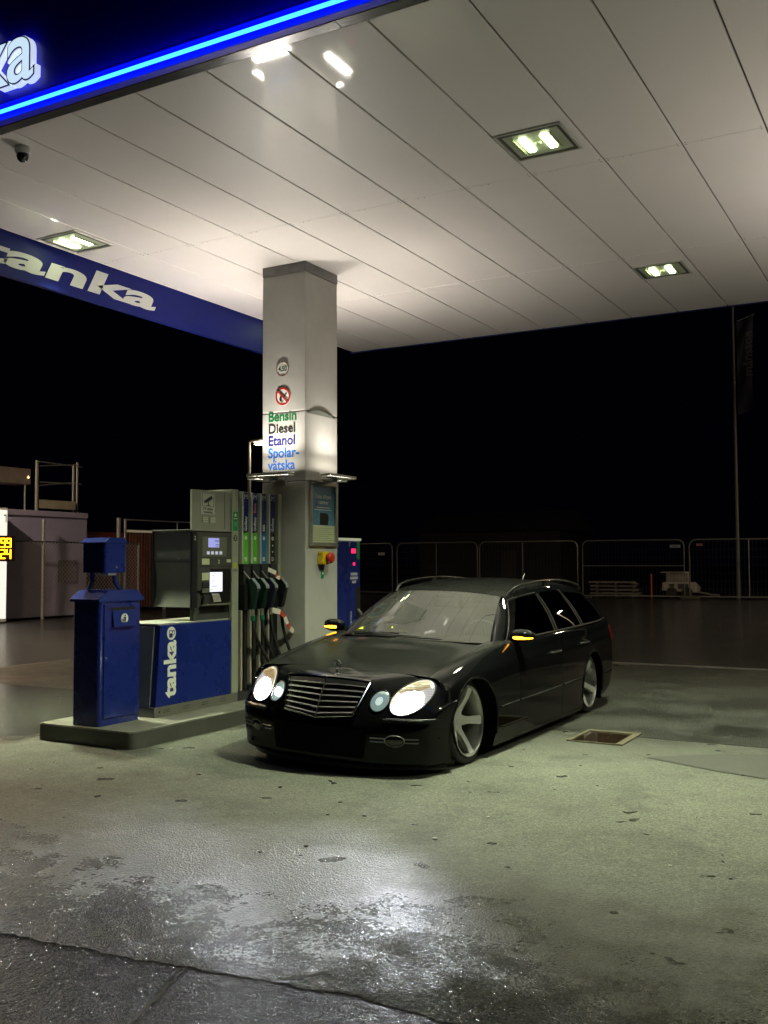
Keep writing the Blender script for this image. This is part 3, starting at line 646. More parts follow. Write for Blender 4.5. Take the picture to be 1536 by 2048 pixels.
MB().box(xd, xd + .008, 7.235, 7.335, 1.205, 1.250, .003, 1).build('card_slot', mat('slot_olive', (0.12, 0.12, 0.09), 0.4), pu)
MB().box(xd, xd + .02, 7.25, 7.335, 1.105, 1.19, .006).build('contactless_reader', darkpl_m, pu)
MB().prism([(xd, 1.20), (xd + .02, 1.19), (xd + .045, 1.12), (xd, 1.10)], 7.36, 7.47, 'y', .003).build('keypad', steel_m, pu)
MB().prism([(xd, 1.105), (xd + .05, 1.10), (xd + .05, 1.09), (xd, 1.085)], 7.22, 7.665, 'y', .002).build('shelf', mat('shelf_steel', (0.3, 0.3, 0.24), 0.35, metal=0.7), pu)
# nozzle bay: dark back, hose channels, product plates
MB().box(XB + .05, XF_ - .05, 7.781, 8.505, .2265, 2.195, .004).build('nozzle_bay', mat('bay_black', (0.010, 0.010, 0.011), 0.35), pu)
MB().box(XB + .05, XF_ + .002, 7.781, 8.505, IZ, .226, .004).build('bay_plinth', mat('bay_plinth_dark', (0.03, 0.03, 0.03), 0.4), pu)
MB().box(XB + .05, XF_ + .003, 8.4465, 8.505, 1.30, 2.20, .006).build('end_post', mat('mast_grey', None), pu)
ys = [7.868, 8.018, 8.168, 8.318]
W_ = .128
lower = [('blue', print_green), ('x', print_green), ('x', None), ('x', None)]
lime = mat('plate_lime', (0.10, 0.42, 0.03), 0.4); teal = mat('plate_teal', (0.01, 0.13, 0.30), 0.4)
navyp = mat('plate_navy', (0.010, 0.014, 0.10), 0.35); nblack = mat('plate_black', (0.012, 0.012, 0.014), 0.35)
mid_txt = ['Go', 'Go', 'E85', 'Go']; low_txt = ['95', '98', '85', 'D']
for i, y in enumerate(ys):
    xpl = XF_ - .048
    pl = MB().box(XF_ - .049, XF_ - .010, y - .002, y + .085, 1.795, 2.188, .003, 1).build('product_plate', navyp, pu)
    MB().box(XF_ - .049, XF_ - .004, y - .020, y - .004, 1.478, 2.190, .002, 1).build('plate_edge', mat('edge_white', (0.55, 0.57, 0.48), 0.4), pu)
    lowm = (lime, lime, teal, nblack)[i]
    MB().prism([(y - .002, 1.478), (y + .085, 1.478), (y + .085, 1.790), (y + .045, 1.785), (y - .002, 1.762)], XF_ - .049, XF_ - .0095, 'x').build('grade_plate', lowm, pu)
    mb = MB(); xx = XF_ - .008
    text_mb(mb, mid_txt[i] + ('Easy' if i != 2 else ''), .052, (xx, y + .058, 1.805), ZP, YN, sx=.9, offset=.012, extrude=.0006)
    text_mb(mb, '[+]', .05, (xx, y + .042, 2.135), YP, ZP, align='CENTER', offset=.006, extrude=.0006)
    text_mb(mb, low_txt[i], .055, (xx, y + .042, 1.505), YP, ZP, align='CENTER', sx=.8, offset=.015, extrude=.0006)
    mb.lathe([(.008, .0008), (.018, .0008), (.018, 0), (.008, 0)], (xx, y + .042, 1.735), 'x', 20)
    if i == 3:
        for q in (1.585, 1.65): mb.prism([(y + .03, q + .02), (y + .056, q + .02), (y + .043, q)], xx, xx + .0008, 'x')
    mb.build('product_lettering', print_white, pu)
    if i == 1: text_mb(MB(), 'Extra', .052, (xx, y + .058, 1.985), ZP, YN, sx=.9, offset=.012, extrude=.0006).build('extra_lettering', mat('print_salmon', (0.8, 0.25, 0.2), 0.5), pu)
    # nozzle boot (holster)
    MB().box(XF_ - .049, XF_ + .015, y - .02, y + .095, 1.28, 1.476, .008).build('holster', darkpl_m, pu)
    MB().box(XF_ - .049, XF_ + .030, y - .02, y + .098, 1.03, 1.279, .010).build('holster_base', mat('holster_black', (0.014, 0.014, 0.015), 0.4), pu)
    # hose channel bright edge strips lower
    MB().box(XF_ - .049, XF_ - .012, y - .030, y - .002, .232, 1.02, .003, 1).build('channel_strip', mat('strip_cream', (0.42, 0.38, 0.30), 0.45, metal=0.2, var=0.2), pu)
# sign stickers on mast
xm_ = XF_ + .0035
MB().box(xm_, xm_ + .001, 7.69, 7.762, 1.80, 1.985).build('green_label', mat('label_green', (0.01, 0.22, 0.06), 0.4), pu)
mb = MB(); st = []
for i in range(10):
    a = R(90 + 36 * i); r_ = .024 if i % 2 == 0 else .010; st.append((7.726 + r_ * math.cos(a), 1.952 + r_ * math.sin(a)))
mb.prism(st, xm_ + .0012, xm_ + .002, 'x'); mb.box(xm_ + .0012, xm_ + .002, 7.70, 7.755, 1.915, 1.921); mb.build('label_star', print_white, pu)
MB().box(xm_ + .0012, xm_ + .002, 7.705, 7.75, 1.845, 1.89).build('label_patch', mat('label_lightgreen', (0.05, 0.40, 0.15), 0.4), pu)
MB().lathe([(0, .001), (.030, .001), (.030, 0)], (xm_, 7.726, 1.728), 'x', 28).build('number_disc', print_black, pu)
text_mb(MB(), '2', .045, (xm_ + .0018, 7.726, 1.714), YP, ZP, align='CENTER', offset=.015, extrude=.0006).build('numeral', print_white, pu)
MB().box(xm_, xm_ + .001, 7.70, 7.752, 1.44, 1.485).build('yellow_label', mat('label_yellow', (0.45, 0.5, 0.02), 0.4), pu)
MB().box(xm_, xm_ + .001, 7.69, 7.765, 1.40, 1.43).build('grey_label', mat('label_grey', (0.2, 0.2, 0.17), 0.4), pu)
# nozzles and hoses
def bez(p, n=26):
    """catmull rom through points"""
    p = [Vector(q) for q in p]; p = [p[0] * 2 - p[1]] + p + [p[-1] * 2 - p[-2]]; out = []
    seg = len(p) - 3
    for i in range(seg):
        for j in range(n // seg + 1):
            t_ = j / (n // seg + 1); a, b_, c, d_ = p[i:i + 4]
            out.append(0.5 * ((2 * b_) + (c - a) * t_ + (2 * a - 5 * b_ + 4 * c - d_) * t_ ** 2 + (3 * b_ - a - 3 * c + d_) * t_ ** 3))
    out.append(p[-2]); return out
green_m = mat('nozzle_green', (0.003, 0.022, 0.013), 0.35); gcap = mat('hose_green', (0.005, 0.13, 0.06), 0.4)
hose_end = [(8.25, .36), (8.33, .34), (8.40, .33), (8.60, .36)]
for i, y in enumerate(ys):
    yc_ = y + .042 + (.04 if i == 3 else 0); x0_ = XF_ + .03; nm = (green_m, green_m, mat('nozzle_navy', (0.012, 0.014, 0.03), 0.35), mat('nozzle_black', (0.010, 0.010, 0.011), 0.35))[i]
    # body: head + guard
    nz = MB().prism([(x0_ - .01, 1.335), (x0_ + .05, 1.33), (x0_ + .115, 1.26), (x0_ + .12, 1.225), (x0_ + .10, 1.19), (x0_ + .085, 1.12), (x0_ + .06, 1.03), (x0_ + .02, 1.03), (x0_ + .03, 1.12), (x0_ + .01, 1.20), (x0_ - .03, 1.27)], yc_ - .026, yc_ + .030, 'y', .010).build('nozzle', nm, pu, True, 35)
    MB().prism([(x0_ + .0, 1.3365), (x0_ + .052, 1.332), (x0_ + .118, 1.262), (x0_ + .124, 1.232), (x0_ + .108, 1.272), (x0_ + .048, 1.318)], yc_ - .024, yc_ + .028, 'y', .003).build('nozzle_cover', mat('cover_grey', (0.20, 0.23, 0.24), 0.3), nz)
    MB().lathe([(0, .014), (.012, .012), (.016, 0)], (x0_ + .112, yc_, 1.222), 'x', 20).build('swivel', mat('chrome_part', (0.7, 0.7, 0.65), 0.2, metal=1.0), nz, True)
    MB().tube([(x0_ + .03, yc_ - .02, 1.325), (x0_ + .005, yc_ - .05, 1.37), (x0_ - .01, yc_ - .07, 1.405)], .006, 8).build('trigger_guard', mat('spout_metal', (0.55, 0.55, 0.48), 0.3, metal=0.8), nz, True)
    MB().tube([(x0_ + .045, yc_ + .002, 1.029), (x0_ + .047, yc_ + .004, .965)], .021, 14).build('coupling', steel_m, nz, True)
    if i < 2: MB().tube([(x0_ + .047, yc_ + .004, .9645), (x0_ + .05, yc_ + .005, .915)], .025, 14).build('coupling_sleeve', gcap, nz, True)
    ye, ze = hose_end[i]
    pts = bez([(x0_ + .047, yc_ + .004, .965), (x0_ + .06, yc_ + .02, .80), (x0_ + .10, yc_ + (ye - yc_) * .45, .55), (x0_ + .12, ye, ze), (x0_ + .09, ye + .06, .20), (x0_ + .0, ye + .05, .18), (x0_ - .05, yc_, .30)], 40)
    MB().tube(pts, .0165, 12).build('hose', rubber_m, pu, True)
    MB().tube([(XF_ - .020, y + .045, .24), (XF_ - .022, y + .045, 1.02)], .017, 10).build('return_hose', rubber_m, pu, True)
# barrier tape on the third nozzle
def ribbon(pts, wd, name, label, loc):
    t = thing(name, label, 'barrier tape', loc, None)
    k = len(pts); red = MB(); wh = MB()
    for i in range(k - 1):
        (p, wdir), (q, wd2) = pts[i], pts[i + 1]; p = Vector(p); q = Vector(q); a = Vector(wdir).normalized() * wd / 2; b_ = Vector(wd2).normalized() * wd / 2
        (red if i % 2 else wh).quad(p - a, p + a, q + b_, q - b_)
    red.build('red_band', mat('tape_red', (0.45, 0.06, 0.04), 0.45), t, False, recalc=False); wh.build('white_band', mat('tape_white', (0.6, 0.57, 0.5), 0.45), t, False, recalc=False)
xq = XF_ + .09
ribbon([((xq, 8.15, 1.42), (0, .3, 1)), ((xq + .03, 8.24, 1.385), (0, .5, 1)), ((xq + .035, 8.25, 1.345), (0, 1, .5)), ((xq + .05, 8.28, 1.33), (0, .6, 1)), ((xq + .05, 8.31, 1.34), (0, .4, .6))], .045, 'barrier_tape', 'red and white barrier tape knotted over the third nozzle handle', (xq, 8.2, 1.38))
ribbon([((xq - .01, 8.22, 1.01), (0, .1, 1)), ((xq + .03, 8.32, .985), (0, .3, 1)), ((xq + .04, 8.39, .93), (0, 1, .6)), ((xq + .05, 8.42, .86), (0, 1, .3)), ((xq + .05, 8.47, .81), (0, .6, .7)), ((xq + .06, 8.52, .77), (0, .7, .6))], .055, 'barrier_tape', 'red and white barrier tape trailing from the third nozzle down over the fourth hose', (xq, 8.3, .95))

# ================================================================== BLUE WASHER PUMP behind the column
bp_ = thing('washer_fluid_pump', 'tall navy blue washer fluid pump with a red display, right of the column', 'fuel pump', (-6.15, 9.7, IZ))
BX = -5.95
MB().box(-6.40, BX, 9.42, 10.0, IZ, 1.735, .01).build('cabinet', blue_m, bp_)
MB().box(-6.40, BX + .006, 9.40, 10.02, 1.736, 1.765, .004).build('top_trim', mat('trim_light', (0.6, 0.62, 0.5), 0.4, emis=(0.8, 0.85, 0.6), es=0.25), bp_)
MB().box(BX + .0005, BX + .002, 9.705, 9.709, .20, 1.73).box(BX + .0005, BX + .002, 9.712, 9.995, 1.235, 1.238).build('door_seam', gap_m, bp_)
MB().box(BX + .001, BX + .003, 9.80, 9.90, 1.59, 1.645, .001).build('display', mat('led_red', (0.5, 0.02, 0.1), 0.4, emis=(1.0, 0.02, 0.12), es=1.2), bp_)
MB().box(BX + .001, BX + .003, 9.835, 9.885, 1.45, 1.485, .001).build('display', mat('led_red', None), bp_)
MB().box(BX + .001, BX + .002, 9.925, 9.99, 1.52, 1.72).build('green_label', mat('label_green', None), bp_)
mb = MB(); text_mb(mb, '7', .07, (BX + .002, 9.745, 1.67), YP, ZP, offset=.01, extrude=.0006)
for zz, s_ in ((1.335, 'BENGT'), (1.29, 'SPOLVATT'), (1.245, 'EN NT')): pass
for zz, ww in ((1.335, .075), (1.29, .085), (1.245, .045)): mb.box(BX + .001, BX + .002, 9.86 - ww, 9.86 + ww, zz, zz + .03)
text_mb(mb, 'SPOLARV\u00c4TSKA', .045, (BX + .0018, 9.81, .60), ZP, YN, offset=.01, extrude=.0006)
mb.build('lettering', mat('dim_white', (0.5, 0.5, 0.55), 0.5), bp_)
MB().box(BX + .0005, BX + .003, 9.90, 9.996, .60, 1.20, .001).build('nozzle_recess', gap_m, bp_)
MB().tube([(BX + .02, 9.92, .94), (BX + .05, 9.98, .86), (BX + .07, 10.02, .84)], .014, 10).tube([(BX + .05, 9.98, .86), (BX + .06, 10.0, .78), (BX + .07, 10.04, .68)], .012, 10).build('nozzle', mat('nozzle_chrome', (0.6, 0.6, 0.5), 0.3, metal=0.7), bp_, True)
MB().tube(bez([(BX + .07, 10.04, .68), (BX + .09, 10.06, .5), (BX + .06, 10.0, .25), (BX, 9.93, .3)]), .012, 8).build('hose', rubber_m, bp_, True)

# ================================================================== CAR
XC, Y0 = -3.93, 5.98
car = thing('parked_car', 'black lowered estate car with lit headlamps and silver five-spoke wheels parked at the pump', 'car', (XC, 8.3, 0.0))
TILT = Matrix.Translation((XC, 0, 0)) @ Matrix.Rotation(R(1.25), 4, 'Y') @ Matrix.Translation((0, Y0, 0))
XF[0] = TILT

def paint(name, dust):
    M = bpy.data.materials.new(name); M.use_nodes = True; nt = M.node_tree; b = nt.nodes['Principled BSDF']; N = nt.nodes.new; L = nt.links.new
    b.inputs['Base Color'].default_value = (0.0035, 0.0037, 0.0042, 1); b.inputs['Roughness'].default_value = 0.4; b.inputs['Specular IOR Level'].default_value = 0.0
    b.inputs['Coat Weight'].default_value = 0.85; b.inputs['Coat Roughness'].default_value = 0.02
    tc = N('ShaderNodeTexCoord'); g = N('ShaderNodeNewGeometry'); sp = N('ShaderNodeSeparateXYZ'); L(g.outputs['Normal'], sp.inputs[0])
    n1 = N('ShaderNodeTexNoise'); n1.inputs['Scale'].default_value = 420; n1.inputs['Detail'].default_value = 1; L(tc.outputs['Object'], n1.inputs['Vector'])
    n2 = N('ShaderNodeTexNoise'); n2.inputs['Scale'].default_value = 3.0; n2.inputs['Detail'].default_value = 6; n2.inputs['Distortion'].default_value = 1.5; L(tc.outputs['Object'], n2.inputs['Vector'])
    upm = N('ShaderNodeMapRange'); upm.inputs[1].default_value = 0.80; upm.inputs[2].default_value = 0.97; upm.inputs[3].default_value = 0; upm.inputs[4].default_value = 1; L(sp.outputs['Z'], upm.inputs[0])
    pa = N('ShaderNodeMapRange'); pa.inputs[1].default_value = 0.40; pa.inputs[2].default_value = 0.56; pa.inputs[3].default_value = 0.78; pa.inputs[4].default_value = 1; L(n2.outputs[0], pa.inputs[0])
    mu = N('ShaderNodeMath'); mu.operation = 'MULTIPLY'; L(upm.outputs[0], mu.inputs[0]); L(pa.outputs[0], mu.inputs[1])
    dr_ = N('ShaderNodeMapRange'); dr_.inputs[1].default_value = 0.46; dr_.inputs[2].default_value = 0.60; dr_.inputs[3].default_value = 0.15; dr_.inputs[4].default_value = 1.0; L(n1.outputs[0], dr_.inputs[0])
    mu2 = N('ShaderNodeMath'); mu2.operation = 'MULTIPLY'; L(mu.outputs[0], mu2.inputs[0]); L(dr_.outputs[0], mu2.inputs[1])
    mx = N('ShaderNodeMixRGB'); mx.inputs[1].default_value = (0.0035, 0.0037, 0.0042, 1); mx.inputs[2].default_value = (dust, dust * 1.0, dust * .93, 1); L(mu2.outputs[0], mx.inputs[0]); L(mx.outputs[0], b.inputs['Base Color'])
    cr = N('ShaderNodeMapRange'); cr.inputs[1].default_value = 0; cr.inputs[2].default_value = 1; cr.inputs[3].default_value = 0.02; cr.inputs[4].default_value = 0.07; L(mu.outputs[0], cr.inputs[0]); L(cr.outputs[0], b.inputs['Coat Roughness'])
    cw = N('ShaderNodeMapRange'); cw.inputs[1].default_value = 0.55; cw.inputs[2].default_value = 0.95; cw.inputs[3].default_value = 0.5; cw.inputs[4].default_value = 1.0; L(sp.outputs['Z'], cw.inputs[0]); L(cw.outputs[0], b.inputs['Coat Weight'])
    bp = N('ShaderNodeBump'); bp.inputs['Distance'].default_value = 0.0002; L(mu.outputs[0], bp.inputs['Strength']); L(n1.outputs[0], bp.inputs['Height']); L(bp.outputs[0], b.inputs['Coat Normal'])
    MATS[name] = M; return M
paint_m = paint('black_car_paint', 0.036)
chrome_m = mat('chrome', (0.75, 0.75, 0.75), 0.12, metal=1.0)
satin_m = mat('satin_trim', (0.30, 0.30, 0.29), 0.3, metal=0.9)
trimb_m = mat('black_trim', (0.008, 0.008, 0.008), 0.35, spec=.25)
inner_m = mat('car_inner_black', (0.003, 0.003, 0.003), 0.9, spec=0.05)

# --- control sections. rows 0..11 from the underside to the centre line
def side_sec(u):
    I = lambda xs, ys: float(np.interp(u, xs, ys))
    w_ = I([.40, .6, .95, 1.6, 2.4, 3.3, 4.0, 4.5], [.862, .886, .902, .906, .908, .900, .874, .815])
    zb = I([.4, .8, 1.2, 3.4, 3.9, 4.5], [.085, .085, .085, .085, .12, .19])
    z6 = I([.40, .6, .95, 1.3, 1.6, 2.4, 3.3, 4.0, 4.5], [.610, .655, .705, .735, .75, .765, .775, .785, .79])
    z7 = I([.40, .6, .95, 1.3, 1.6, 2.4, 3.3, 4.0, 4.5], [.672, .722, .785, .830, .858, .880, .892, .905, .905])
    zc = I([.30, .40, .6, .95, 1.4, 1.6], [.676, .690, .727, .780, .845, .86])
    z8 = I([.40, .6, .95, 1.3, 1.6], [.688, .730, .786, .826, .85])
    i7 = I([.40, .6, .95, 1.3, 1.6, 4.5], [.10, .115, .115, .095, .075, .07])
    i6 = I([.40, .6, .95, 1.3, 1.6, 4.5], [.025, .030, .030, .028, .024, .03])
    u7 = u
    P = [(w_ - .14, u, zb + .045), (w_ - .035, u, zb), (w_ - .010, u, .20 if zb < .15 else zb + .09), (w_, u, .375), (w_ + .002, u, .50), (w_ - .006, u, z6 - .09), (w_ - i6, u, z6), (w_ - i7, u, z7)]
    uc = lambda x: u - (0.16 * (1 - (x / .8) ** 2) if u > 1.25 else 0.16 * (1 - (x / .8) ** 2) * max(0, (u - .9) / .35))
    for x, f in ((.62, .93), (.42, .55), (.20, .15), (.0, .0)):
        xx = min(x, w_ - i7 - .12 + (0.0)) if x == .62 else x
        z = zc + (z8 - zc) * f + (0.010 if x == .42 else 0) + (.014 * (1 if x == .2 else (1.1 if x == 0 else 0)))
        P.append((xx, uc(xx), z))
    return P
M0 = [(0, .30, .10), (0, .035, .085), (0, .005, .18), (0, .0, .33), (0, .030, .415), (0, .085, .52), (0, .135, .595), (0, .180, .645), (0, .235, .668), (0, .29, .680), (0, .335, .689), (0, .38, .696)]
M1 = [(.27, .31, .10), (.28, .050, .085), (.285, .020, .18), (.29, .015, .33), (.29, .045, .415), (.29, .10, .52), (.285, .150, .595), (.275, .198, .643), (.25, .25, .668), (.20, .30, .683), (.11, .34, .693), (0, .385, .699)]
M2 = [(.50, .38, .11), (.565, .115, .088), (.575, .095, .18), (.58, .088, .33), (.585, .112, .415), (.590, .185, .505), (.585, .262, .585), (.570, .345, .650), (.50, .37, .684), (.36, .375, .695), (.18, .39, .702), (0, .395, .704)]
M3 = [(.66, .42, .115), (.755, .225, .088), (.772, .205, .18), (.785, .197, .34), (.788, .215, .42), (.787, .275, .505), (.778, .345, .580), (.74, .415, .655), (.60, .44, .694), (.40, .44, .706), (.20, .44, .712), (0, .44, .712)]
def rear_sec(x, u, z):
    pts = [(x * .85, u - .35, .24), (x, u - .02, .20), (x, u, .30), (x, u, .42), (x * .99, u - .015, .50), (x * .97, u - .05, .60), (x * .95, u - .075, .74), (x * .90, u - .11, .905)]
    for k, f in enumerate((.9, .6, .3, 0)): pts.append((x * .9 * f, u - .13 - .01 * k, .908))
    return pts
us = [.40, .6, .95, 1.3, 1.6, 2.4, 3.3, 4.0, 4.5]
SEC = [M0, M1, M2, M3] + [side_sec(u) for u in us] + [rear_sec(.68, 4.72, 0), rear_sec(.40, 4.79, 0), rear_sec(0.0, 4.82, 0)]
A = np.array(SEC, float)                      # m x 12 x 3
def cr_axis(A_, s, sym0=False, sym1=False):
    """catmull-rom sampling along axis 0 at params s (centripetal-ish: uniform with knot spacing correction)"""
    n = len(A_); 
    g0 = 2 * A_[0] - A_[1]; g1 = 2 * A_[-1] - A_[-2]
    if sym0: g0 = A_[1] * np.array([-1, 1, 1])
    if sym1: g1 = A_[-2] * np.array([-1, 1, 1])
    B = np.concatenate([g0[None], A_, g1[None]])
    # knot values by mean chord
    d = np.linalg.norm((B[1:] - B[:-1]).reshape(n + 1, -1, 3), axis=2).mean(axis=1) + 1e-6
    k = np.concatenate([[0], np.cumsum(d)])
    out = []
    for t in s:
        i = min(int(t), n - 2); f = t - i; j = i + 1
        p0, p1, p2, p3 = B[j - 1], B[j], B[j + 1], B[j + 2]; k0, k1, k2, k3 = k[j - 1], k[j], k[j + 1], k[j + 2]
        m1 = (p2 - p0) / (k2 - k0) * (k2 - k1); m2 = (p3 - p1) / (k3 - k1) * (k2 - k1)
        h = f * f; c = h * f
        out.append((2 * c - 3 * h + 1) * p1 + (c - 2 * h + f) * m1 + (-2 * c + 3 * h) * p2 + (c - h) * m2)
    return np.array(out)
def surf(ss, rs):
    a = cr_axis(A, ss, True, True)                       # S x 12 x 3
    return cr_axis(a.transpose(1, 0, 2), rs).transpose(1, 0, 2)   # S x R x 3
# stations
def s_at(u, row=4):
    lo, hi = 4.0, 12.0
    for _ in range(40):
        mid_ = (lo + hi) / 2
        if cr_axis(A, [mid_])[0][row][1] < u: lo = mid_
        else: hi = mid_
    return (lo + hi) / 2
div = [10, 12, 10, 9, 8, 14, 14, 14, 30, 34, 30, 22, 12, 10, 12]
ss = []
for i, n in enumerate(div): ss += [i + j / n for j in range(n)]
ss.append(15.0)
DOOR = [1.62, 2.66, 3.46]                          # front edge, B pillar, rear edge
cuts = []
for u in DOOR:
    s = s_at(u); cuts.append(s); ss = [q for q in ss if abs(q - s) > .02] + [s - .004, s + .004]
S_BUMP = 4.0
ss = sorted(ss)
rdiv = [2, 6, 8, 8, 8, 8, 7, 6, 5, 5, 4]
rs = []
for i, n in enumerate(rdiv): rs += [i + j / n for j in range(n)]
rs.append(11.0)
def addcut(lst, v, e): 
    return sorted([q for q in lst if abs(q - v) > e * 2.2] + [v - e, v + e])
rs = addcut(rs, 7.55, .02)     # hood shut line
rs = addcut(rs, 1.45, .012)    # door lower edge
G = surf(ss, rs); NS, NR = len(ss), len(rs)
ss = np.array(ss); rs = np.array(rs)
ARCH = [(0.79, 0.270, 0.376), (3.62, 0.270, 0.350)]
def inside(p, grow=0.0):
    for (u, z, r) in ARCH:
        if p[0] > .55 and (p[1] - u) ** 2 + (p[2] - z) ** 2 < (r + grow) ** 2: return (u, z, r)
    return None
ins = np.zeros((NS, NR), bool)
for i in range(NS):
    for j in range(NR):
        if rs[j] < 6.9 and inside(G[i, j]): ins[i, j] = True
keep = {}
for i in range(NS - 1):
    for j in range(NR - 1):
        q = [(i, j), (i + 1, j), (i + 1, j + 1), (i, j + 1)]
        if all(ins[a] for a in q): continue
        sm = (ss[i] + ss[i + 1]) / 2; rm = (rs[j] + rs[j + 1]) / 2
        part = 'body'
        um = float(G[i, j, 1])
        if rm > 7.001 and sm > cuts[0] and sm < 12.6: continue           # cabin opening
        if rm > 7.001 and sm > s_at(1.42): 
            if rm < 7.8 and sm < cuts[0]: pass
            elif rm > 7.8 and sm > s_at(1.42) and sm < 12.6: continue
        if 7.53 < rm < 7.57 and sm < s_at(1.42): continue                # hood gap
        if rm > 7.57 and sm < s_at(1.42): part = 'hood'
        if sm < 4.0 and rm < 4.35: part = 'front_bumper'
        elif 4.0 <= sm < s_at(.60) and rm < 3.9: part = 'front_bumper'
        for k in (0, 1):
            if cuts[k] < sm < cuts[k + 1] and 1.45 < rm < 7.0: part = ('front_door', 'rear_door')[k]
        gapd = any(abs(sm - c) < .0041 for c in cuts) and 1.45 < rm < 7.0
        gapr = abs(rm - 1.45) < .0125 and cuts[0] < sm < cuts[2]
        if gapd or gapr: continue
        if sm > 12.2 and rm < 3.9: part = 'rear_bumper'
        keep.setdefault(part, []).append(q)
# snap to arch circle
for i in range(NS):
    for j in range(NR):
        if ins[i, j]:
            u, z, r = inside(G[i, j]); v = G[i, j] - np.array([0, u, z]); d = math.hypot(v[1], v[2])
            if d > r - .06:
                G[i, j, 1] = u + v[1] / d * r; G[i, j, 2] = z + v[2] / d * r
def patch(name, quads, mirror, matl, parent, both=True):
    idx = {}; vs = []; fs = []
    sides = (1, -1) if both else (mirror,)
    for sgn in sides:
        for q in quads:
            f = []
            for a in q:
                p = G[a]; key = (sgn if abs(p[0]) > 1e-4 else 0, a)
                if key not in idx: idx[key] = len(vs); vs.append((sgn * p[0], p[1], p[2]))
                f.append(idx[key])
            if len(set(f)) > 2: fs.append(tuple(f) if sgn > 0 else tuple(f[::-1]))
    return MB().add(vs, fs).build(name, matl, parent, True, 50)
# arch-snapped quads that collapsed are harmless
body = patch('body', keep['body'], 1, paint_m, car)
hood = patch('hood', keep['hood'], 1, paint_m, car)
fb = patch('front_bumper', keep['front_bumper'], 1, paint_m, car)
rb = patch('rear_bumper', keep['rear_bumper'], 1, paint_m, car)
doors = {}
for sg in (1, -1):
    for k in ('front_door', 'rear_door'): doors[(k, sg)] = patch(k, keep[k], sg, paint_m, car, False)
# BVH of the exterior for placing details (car space)
allq = [q for k in keep for q in keep[k]]
vlist = []; flist = []
for sgn in (1, -1):
    for q in allq:
        b0 = len(vlist); vlist += [Vector((sgn * G[a][0], G[a][1], G[a][2])) for a in q]; flist.append((b0, b0 + 1, b0 + 2, b0 + 3))
BV = BVHTree.FromPolygons(vlist, flist)
def hitY(x, z):   # nearest from the front
    h = BV.ray_cast(Vector((x, -1, z)), Vector((0, 1, 0))); return h[0].y if h[0] else 0.3
def hitX(u, z, sg=1):
    h = BV.ray_cast(Vector((sg * 2, u, z)), Vector((-sg, 0, 0))); return abs(h[0].x) if h[0] else .88
# inner shell so shut lines and arches read black
vs = []; fs = []; idx = {}
sub_i = list(range(0, NS, 2)) + ([NS - 1] if (NS - 1) % 2 else []); sub_j = [j for j in range(NR) if rs[j] <= 7.0 and j % 2 == 0]
for sgn in (1, -1):
    for ai, i in enumerate(sub_i[:-1]):
        for aj, j in enumerate(sub_j[:-1]):
            q = [(i, j), (sub_i[ai + 1], j), (sub_i[ai + 1], sub_j[aj + 1]), (i, sub_j[aj + 1])]
            if any(inside(G[a], .06) for a in q): continue
            f = []
            for a in q:
                p = G[a].copy(); key = (sgn, a)
                if key not in idx:
                    cxx = np.array([0, min(max(p[1], .6), 4.3), .45]); dv = cxx - p; dv = dv / (np.linalg.norm(dv) + 1e-6); pp = p + dv * .025
                    idx[key] = len(vs); vs.append((sgn * pp[0], pp[1], pp[2]))
                f.append(idx[key])
            fs.append(tuple(f))
shell = MB().add(vs, fs)
shell.box(-.78, .78, 1.25, 3.25, .10, .13).box(-.60, .60, .35, 1.2499, .10, .13).box(-.6, .6, 3.2501, 4.5, .20, .23)
shell.build('inner_shell', inner_m, car)
# wheel arch liners + lips
for sgn in (1, -1):
    for (u, z, r) in ARCH:
        mb = MB(); vs = []; fs = []; n = 28
        for i in range(n + 1):
            a = R(-25 + 230 * i / n); uu = u + math.cos(a) * r; zz = z + math.sin(a) * r
            xo = hitX(u + math.cos(a) * (r + .012), z + math.sin(a) * (r + .012), 1) - .004
            vs += [(sgn * xo, uu, zz), (sgn * (xo - .05), uu, zz), (sgn * .50, uu, zz)]
        for i in range(n):
            for k in range(2): fs.append((i * 3 + k, i * 3 + k + 1, i * 3 + 4 + k, i * 3 + 3 + k))
        mb.add(vs, fs)
        mb.add([(sgn * .50, u + math.cos(2 * math.pi * i / 24) * r, z + math.sin(2 * math.pi * i / 24) * r) for i in range(24)], [tuple(range(24))])
        mb.build('wheel_arch_liner', inner_m, car, True)
for sgn in (1, -1):
    for (u, z, r) in ARCH:
        pts = []
        for i in range(31):
            a = R(-12 + 204 * i / 30); zz = z + math.sin(a) * (r + .008)
            if zz < .15: continue
            uu = u + math.cos(a) * (r + .008); pts.append((sgn * (hitX(u + math.cos(a) * (r + .02), z + math.sin(a) * (r + .02)) + .001), uu, zz))
        MB().tube(pts, .0085, 8).build('arch_lip', paint_m, car, True)

